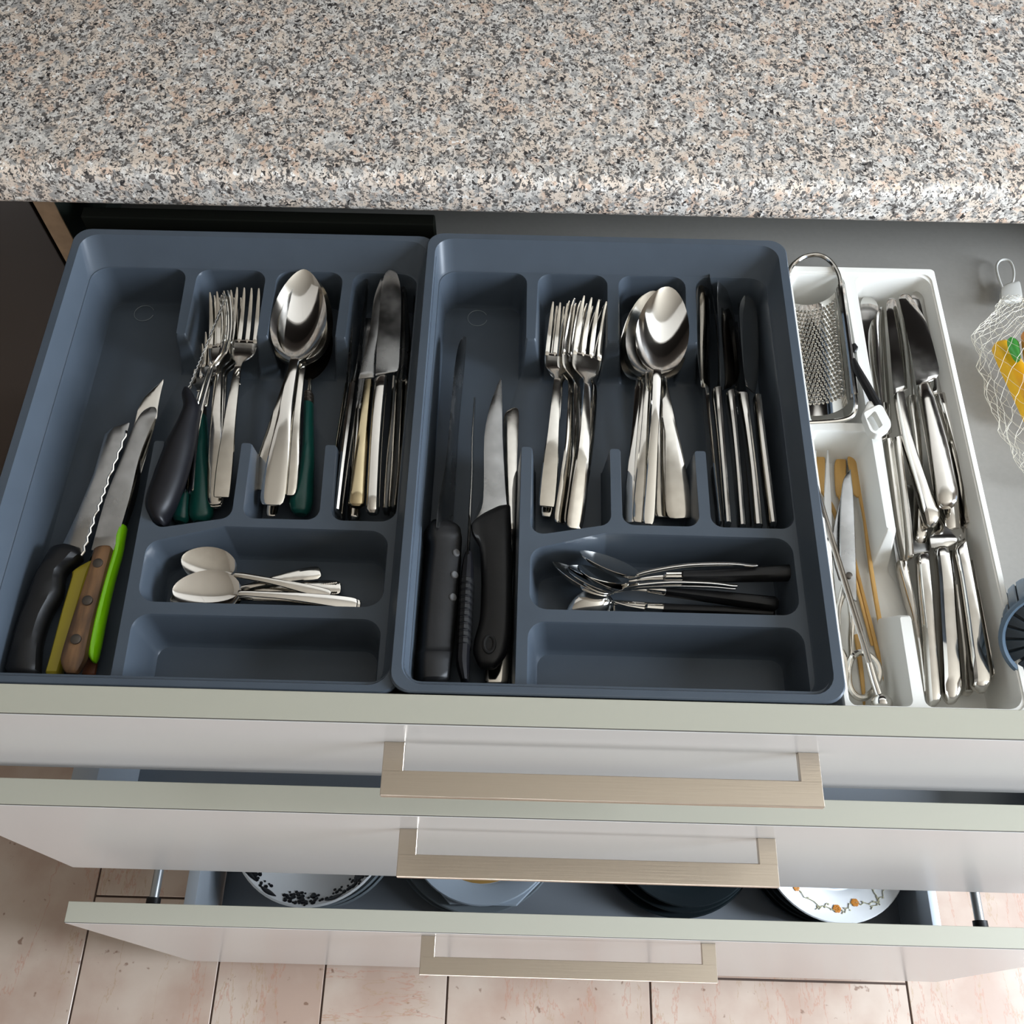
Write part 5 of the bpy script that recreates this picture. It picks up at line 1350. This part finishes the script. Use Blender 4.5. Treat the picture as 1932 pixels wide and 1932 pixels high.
# ================================================================ loose on the drawer floor, right
ax = [Vector(p) for p in ((0.3408, 0.3965, 0.882), (0.3361, 0.3784, 0.884), (0.3262, 0.3552, 0.886), (0.3261, 0.3139, 0.89), (0.3287, 0.2701, 0.892), (0.3335, 0.2311, 0.89), (0.341, 0.2136, 0.882))]
rad = [0.009, 0.016, 0.026, 0.030, 0.030, 0.026, 0.012]
axd = curve_pts(ax, 5)
rd = []
for i in range(len(rad) - 1):
    for k in range(5):
        rd.append(rad[i] * (1 - k / 5) + rad[i + 1] * k / 5)
rd.append(rad[-1])
NS, NR = len(axd), 15
gsn = []
rj = random.Random(3)
grid = []
for i in range(NS):
    row = []
    for j in range(NR):
        a = 2 * math.pi * (j + 0.5 * (i % 2)) / NR
        k = 1 + rj.uniform(-0.13, 0.10)
        row.append(axd[i] + Vector((rd[i] * math.cos(a) * k, rj.uniform(-0.0012, 0.0012), max(-(axd[i].z - D1F) + 0.001, rd[i] * 0.62 * math.sin(a) * k))))
    grid.append(row)
for i in range(NS - 1):
    for j in range(NR):
        d = (1 if i % 2 else -1)
        for j2 in (j, (j + d) % NR):
            gsn.append(tube([grid[i][j], grid[i][j].lerp(grid[i + 1][j2], 0.5) + Vector((rj.uniform(-.0008, .0008), rj.uniform(-.0008, .0008), 0)), grid[i + 1][j2]], 0.00016, 4))
lp_ = curve_pts([(0.3383, 0.4118, 0.877), (0.3373, 0.4245, 0.877), (0.338, 0.436, 0.877), (0.3418, 0.443, 0.877), (0.347, 0.4452, 0.877), (0.3514, 0.4424, 0.877), (0.3523, 0.4335, 0.877), (0.3502, 0.4235, 0.877), (0.3463, 0.4149, 0.877)], 4)
thing('net_bag', 'pale mesh net bag with milky clip and hanging loop on the drawer floor', 'net bag', [
    ('net', join(*gsn), 'net', None, None, 'stuff'),
    ('clip', sp([((0.3394, 0.4148, 0.876), (0.3525, 0.4204, 0.876), 4), ((0.3362, 0.4098, 0.876), (0.355, 0.4185, 0.876), 5), ((0.333, 0.3964, 0.877), (0.3528, 0.3997, 0.877), 6)], 12, 0.4), 'clip'),
    ('hanging_loop', tube(lp_, 0.0011, 8), 'clip')])
single('plastic_wedge', 'long yellow wedge inside the net bag', 'plastic piece', sp([((0.3134, 0.3428, 0.884), (0.326, 0.3474, 0.884), 10), ((0.3168, 0.3198, 0.885), (0.3322, 0.3227, 0.885), 14), ((0.3205, 0.2956, 0.886), (0.338, 0.2998, 0.886), 14), ((0.3241, 0.2704, 0.886), (0.3439, 0.2769, 0.886), 12)], 12, 0.4, 2), 'yel2')
single('plastic_block', 'small leaf green block inside the net bag', 'plastic piece', sp([((0.3182, 0.3376, 0.898), (0.323, 0.3413, 0.898), 6), ((0.318, 0.3309, 0.898), (0.3263, 0.3366, 0.898), 9), ((0.32, 0.3234, 0.898), (0.3252, 0.3267, 0.898), 9), ((0.3217, 0.3188, 0.898), (0.3244, 0.32, 0.898), 6)], 14, 0.9), 'grn2')
single('plastic_wedge', 'orange wedge at the frame edge inside the net bag', 'plastic piece', sp([((0.3289, 0.3427, 0.902), (0.3373, 0.3442, 0.902), 7), ((0.326, 0.3174, 0.902), (0.3388, 0.319, 0.902), 8), ((0.3265, 0.281, 0.902), (0.3395, 0.2825, 0.902), 8)], 12, 0.5, 2), 'org2')

# ribbed strainer basket leaning with its slotted face towards the front
D0 = Vector((0.2446, 0.0677, 0.932)) + Vector((0.0335, 0.0, 0.0))
AX = Vector((-0.35, -0.62, 0.70)).normalized()
RB = 0.0310
LB = 0.062
U_ = AX.cross(Vector((1, 0, 0))).normalized()
W_ = AX.cross(U_)


def on_axis(r, h, a):
    return D0 + AX * h + (U_ * math.cos(a) + W_ * math.sin(a)) * r


def axlathe(prof, n=56):
    V = [on_axis(r, h, 2 * math.pi * j / n) for r, h in prof for j in range(n)]
    F = [(i * n + j, i * n + (j + 1) % n, (i + 1) * n + (j + 1) % n, (i + 1) * n + j) for i in range(len(prof) - 1) for j in range(n)]
    F.append(tuple(range(n)))
    F.append(tuple((len(prof) - 1) * n + j for j in range(n)))
    return V, F


bparts = [('basket_wall', axlathe([(RB * 0.68, -LB), (RB * 0.84, -LB + 0.001), (RB * 0.95, -0.006), (RB * 0.95, -0.004), (RB * 0.5, -0.0042)]), 'ribdark')]
ribs = []
NB = 22
for k in range(NB):
    a0, a1 = 2 * math.pi * (k + 0.07) / NB, 2 * math.pi * (k + 0.93) / NB
    ribs.append(('rib', strip([(on_axis(RB * 0.87, -LB + 0.0005, a0), on_axis(RB * 0.87, -LB + 0.0005, a1), 2.0), (on_axis(RB * 0.94, -LB * 0.5, a0), on_axis(RB * 0.94, -LB * 0.5, a1), 2.0), (on_axis(RB * 0.98, -0.006, a0), on_axis(RB * 0.98, -0.006, a1), 2.0)], 8, 0.5), 'ribblue'))
bparts[0] = bparts[0] + (ribs,)
bparts.append(('rim', tube([on_axis(RB * 1.0, -0.001, 2 * math.pi * k / 48) for k in range(48)], 0.0022, 8, True), 'ribblue'))
slots = []
NBAR = 20
for k in range(NBAR):
    a = 2 * math.pi * k / NBAR
    da = 2 * math.pi / NBAR * 0.39
    slots.append(('slat', strip([(on_axis(RB * 0.34, -0.001, a - da), on_axis(RB * 0.34, -0.001, a + da), 2.0), (on_axis(RB * 0.96, -0.002, a - da), on_axis(RB * 0.96, -0.002, a + da), 2.0)], 8, 0.4), 'ribdark'))
bparts.append(('slotted_face', axlathe([(RB * 0.34, -0.0038), (RB * 0.34, 0.0), (RB * 0.25, 0.0012), (0.0005, 0.0014)]), 'ribdark', slots))
thing('strainer_basket', 'slate blue ribbed plastic basket with slotted round face beside the white tray', 'strainer', bparts)

# ================================================================ crockery in the bottom drawer
BZ = 0.12


def plate_prof(r, h=0.02):
    return [(r * 0.45, 0.0), (r * 0.58, 0.0015), (r * 0.66, h * 0.55), (r * 0.98, h), (r, h + 0.0008), (r * 0.985, h + 0.0024), (r * 0.66, h * 0.55 + 0.0026), (r * 0.56, 0.0042), (0.0004, 0.004)]


def bowl_prof(r, h):
    return [(r * 0.42, 0.0), (r * 0.5, 0.002), (r * 0.82, h * 0.55), (r * 0.985, h), (r, h + 0.001), (r * 0.975, h + 0.0022), (r * 0.80, h * 0.55 + 0.003), (r * 0.45, 0.006), (0.0004, 0.005)]


def on_prof(prof, i0, i1, cx, cy, cz, a, t, up=0.0006):
    (r0, z0), (r1, z1) = prof[i0], prof[i1]
    r, z = r0 + (r1 - r0) * t, z0 + (z1 - z0) * t
    return Vector((cx + r * math.cos(a), cy + r * math.sin(a), cz + z + up))


def crock(name, label, cat, prof, cx, cy, cz, m, group, extra=None, n=64, mod=None, phase=0.0):
    if extra:
        return thing(name, label, cat, [('body', lathe(prof, cx, cy, cz, n, mod, phase), m)] + extra, group)
    return single(name, label, cat, lathe(prof, cx, cy, cz, n, mod, phase), m, group, 50 if n > 20 else 20)


# stack of patterned bowls
cx, cy, r = -0.332, 0.080, 0.104
bp = bowl_prof(r, 0.045)
for k in range(2):
    crock('soup_bowl', ('plain grey bowl directly under the black and white patterned bowl', 'plain grey bowl at the bottom under the patterned bowl')[k], 'bowl', bp, cx + 0.006 + 0.004 * k, cy + 0.002, BZ + 0.0305 - 0.013 * k - 0.016, 'greychina', 'bowls in the bottom drawer')
rj = random.Random(5)
pat = []
bcz = BZ + 0.033
for a0 in (-2.55, -1.62, -0.80):
    blob = []
    for q in range(56):
        a = a0 + rj.gauss(0, 0.16)
        t = min(0.95, max(0.05, rj.gauss(0.45, 0.22)))
        c = on_prof(bp, 5, 6, cx, cy, bcz, a, t, 0.0010)
        d = on_prof(bp, 5, 6, cx, cy, bcz, a, t + 0.1, 0.0010) - c
        blob.append(disc(c, rj.uniform(0.0014, 0.0034), 0.0008, Vector((math.cos(a), math.sin(a), 0)).cross(Vector((-math.sin(a), math.cos(a), 0))) + Vector((-math.cos(a), -math.sin(a), 0)) * 0.7, 7))
    pat.append(('printed_flower', join(*blob), 'inkblack'))
for a0, a1 in ((-2.62, -2.30), (-2.2, -1.95), (-1.3, -1.05)):
    st = []
    for i in range(7):
        a = a0 + (a1 - a0) * i / 6
        w = math.sin(math.pi * (i + 0.3) / 6.6) * 0.16
        st.append((on_prof(bp, 5, 6, cx, cy, bcz, a, 0.22 - w, 0.0009), on_prof(bp, 5, 6, cx, cy, bcz, a, 0.22 + w, 0.0009), 0.8))
    pat.append(('printed_leaf', strip(st, 8, 1.0), 'inkblack'))
crock('soup_bowl', 'white bowl with black printed flowers on top of the leftmost stack', 'bowl', bp, cx, cy, bcz, 'porcelain', 'bowls in the bottom drawer', pat)

# stack of blue grey plates
cx, cy = -0.111, 0.090
crock('plate', 'dark grey plate at the bottom of the pale blue stack', 'plate', plate_prof(0.112), cx - 0.012, cy + 0.0, BZ + 0.001, 'greychina', 'plates in the bottom drawer')
crock('plate', 'grey plate second from the bottom of the pale blue stack', 'plate', plate_prof(0.112), cx - 0.006, cy + 0.0, BZ + 0.016, 'greychina', 'plates in the bottom drawer')
crock('plate', 'pale blue plate with eight-sided rim under the round one', 'plate', plate_prof(0.112), cx + 0.004, cy + 0.002, BZ + 0.031, 'bluechina', 'plates in the bottom drawer', n=8, phase=math.pi / 8)
pp = [(0.060, 0.0), (0.068, 0.0015), (0.078, 0.008), (0.098, 0.013), (0.100, 0.0138), (0.0985, 0.0156), (0.078, 0.0105), (0.072, 0.0044), (0.0004, 0.0042)]
crock('plate', 'round pale blue plate with tan glazed middle on top of its stack', 'plate', pp, cx, cy - 0.004, BZ + 0.047, 'bluechina', 'plates in the bottom drawer', [('glazed_centre', lathe([(0.0004, 0.0046), (0.070, 0.0048), (0.0715, 0.0046)], cx, cy - 0.004, BZ + 0.047, 40), 'beige')])
# dark glass plates
cx, cy = 0.152, 0.094
for k in range(3):
    crock('glass_plate', ('smoked glass plate at the bottom of the dark stack', 'smoked glass plate in the middle of the dark stack', 'smoked glass plate on top of the dark stack')[k], 'plate', plate_prof(0.112 - 0.007 * k, 0.022), cx + 0.004 * k - 0.004, cy - 0.002 * k, BZ + 0.001 + 0.016 * k, 'glassdark', 'smoked glass plates in the bottom drawer')
# flowered plates
cx, cy = 0.346, 0.071
for k in range(3):
    crock('plate', ('dark plate at the bottom of the rightmost stack', 'dark plate second from the bottom of the rightmost stack', 'dark plate just under the flowered plate')[k], 'plate', plate_prof(0.092, 0.018), cx - 0.012 + 0.003 * k, cy + 0.001, BZ + 0.001 + 0.014 * k, 'glassdark', 'plates in the bottom drawer')
pz = BZ + 0.048
pp = plate_prof(0.095, 0.018)
deco = []
for a, t, r in ((-1.62, 0.55, 0.0052), (-1.28, 0.72, 0.0050), (-2.35, 0.62, 0.0040), (-0.62, 0.45, 0.0050)):
    c = on_prof(pp, 5, 6, cx, cy, pz, a, t, 0.0009)
    nr = Vector((-math.cos(a) * 0.25, -math.sin(a) * 0.25, 1))
    deco.append(('printed_flower', join(*[disc(c + Vector((r * 0.55 * math.cos(q), r * 0.55 * math.sin(q), r * 0.55 * 0.25 * math.cos(q - a))), r * 0.5, 0.0007, nr, 8) for q in [2 * math.pi * i / 6 for i in range(6)]]), 'orangeprint'))
tw = []
rj = random.Random(9)
for a0, a1, t0, t1 in ((-2.35, -1.65, 0.6, 0.5), (-1.95, -1.75, 0.3, 0.75), (-1.28, -0.95, 0.7, 0.35), (-1.1, -0.65, 0.25, 0.5), (-1.55, -1.35, 0.35, 0.75), (-0.95, -0.85, 0.2, 0.8)):
    pts = [on_prof(pp, 5, 6, cx, cy, pz, a0 + (a1 - a0) * i / 8, t0 + (t1 - t0) * i / 8 + 0.06 * math.sin(i * 2.2), 0.0009) for i in range(9)]
    tw.append(tube(pts, 0.0005, 5))
    for p in pts[1::2]:
        tw.append(disc(p + Vector((rj.uniform(-.002, .002), rj.uniform(-.002, .002), 0)), 0.0011, 0.0007, (0, -0.2, 1), 6))
deco.append(('printed_sprig', join(*tw), 'sageprint'))
deco.append(('centre_ring', tube([Vector((cx + 0.050 * math.cos(a), cy + 0.050 * math.sin(a), pz + 0.0052)) for a in [2 * math.pi * i / 40 for i in range(40)]], 0.0009, 6, True), 'bluechina'))
crock('plate', 'white plate with orange flowers and sprigs on top of the rightmost stack', 'plate', pp, cx, cy, pz, 'porcelain', 'plates in the bottom drawer', deco)
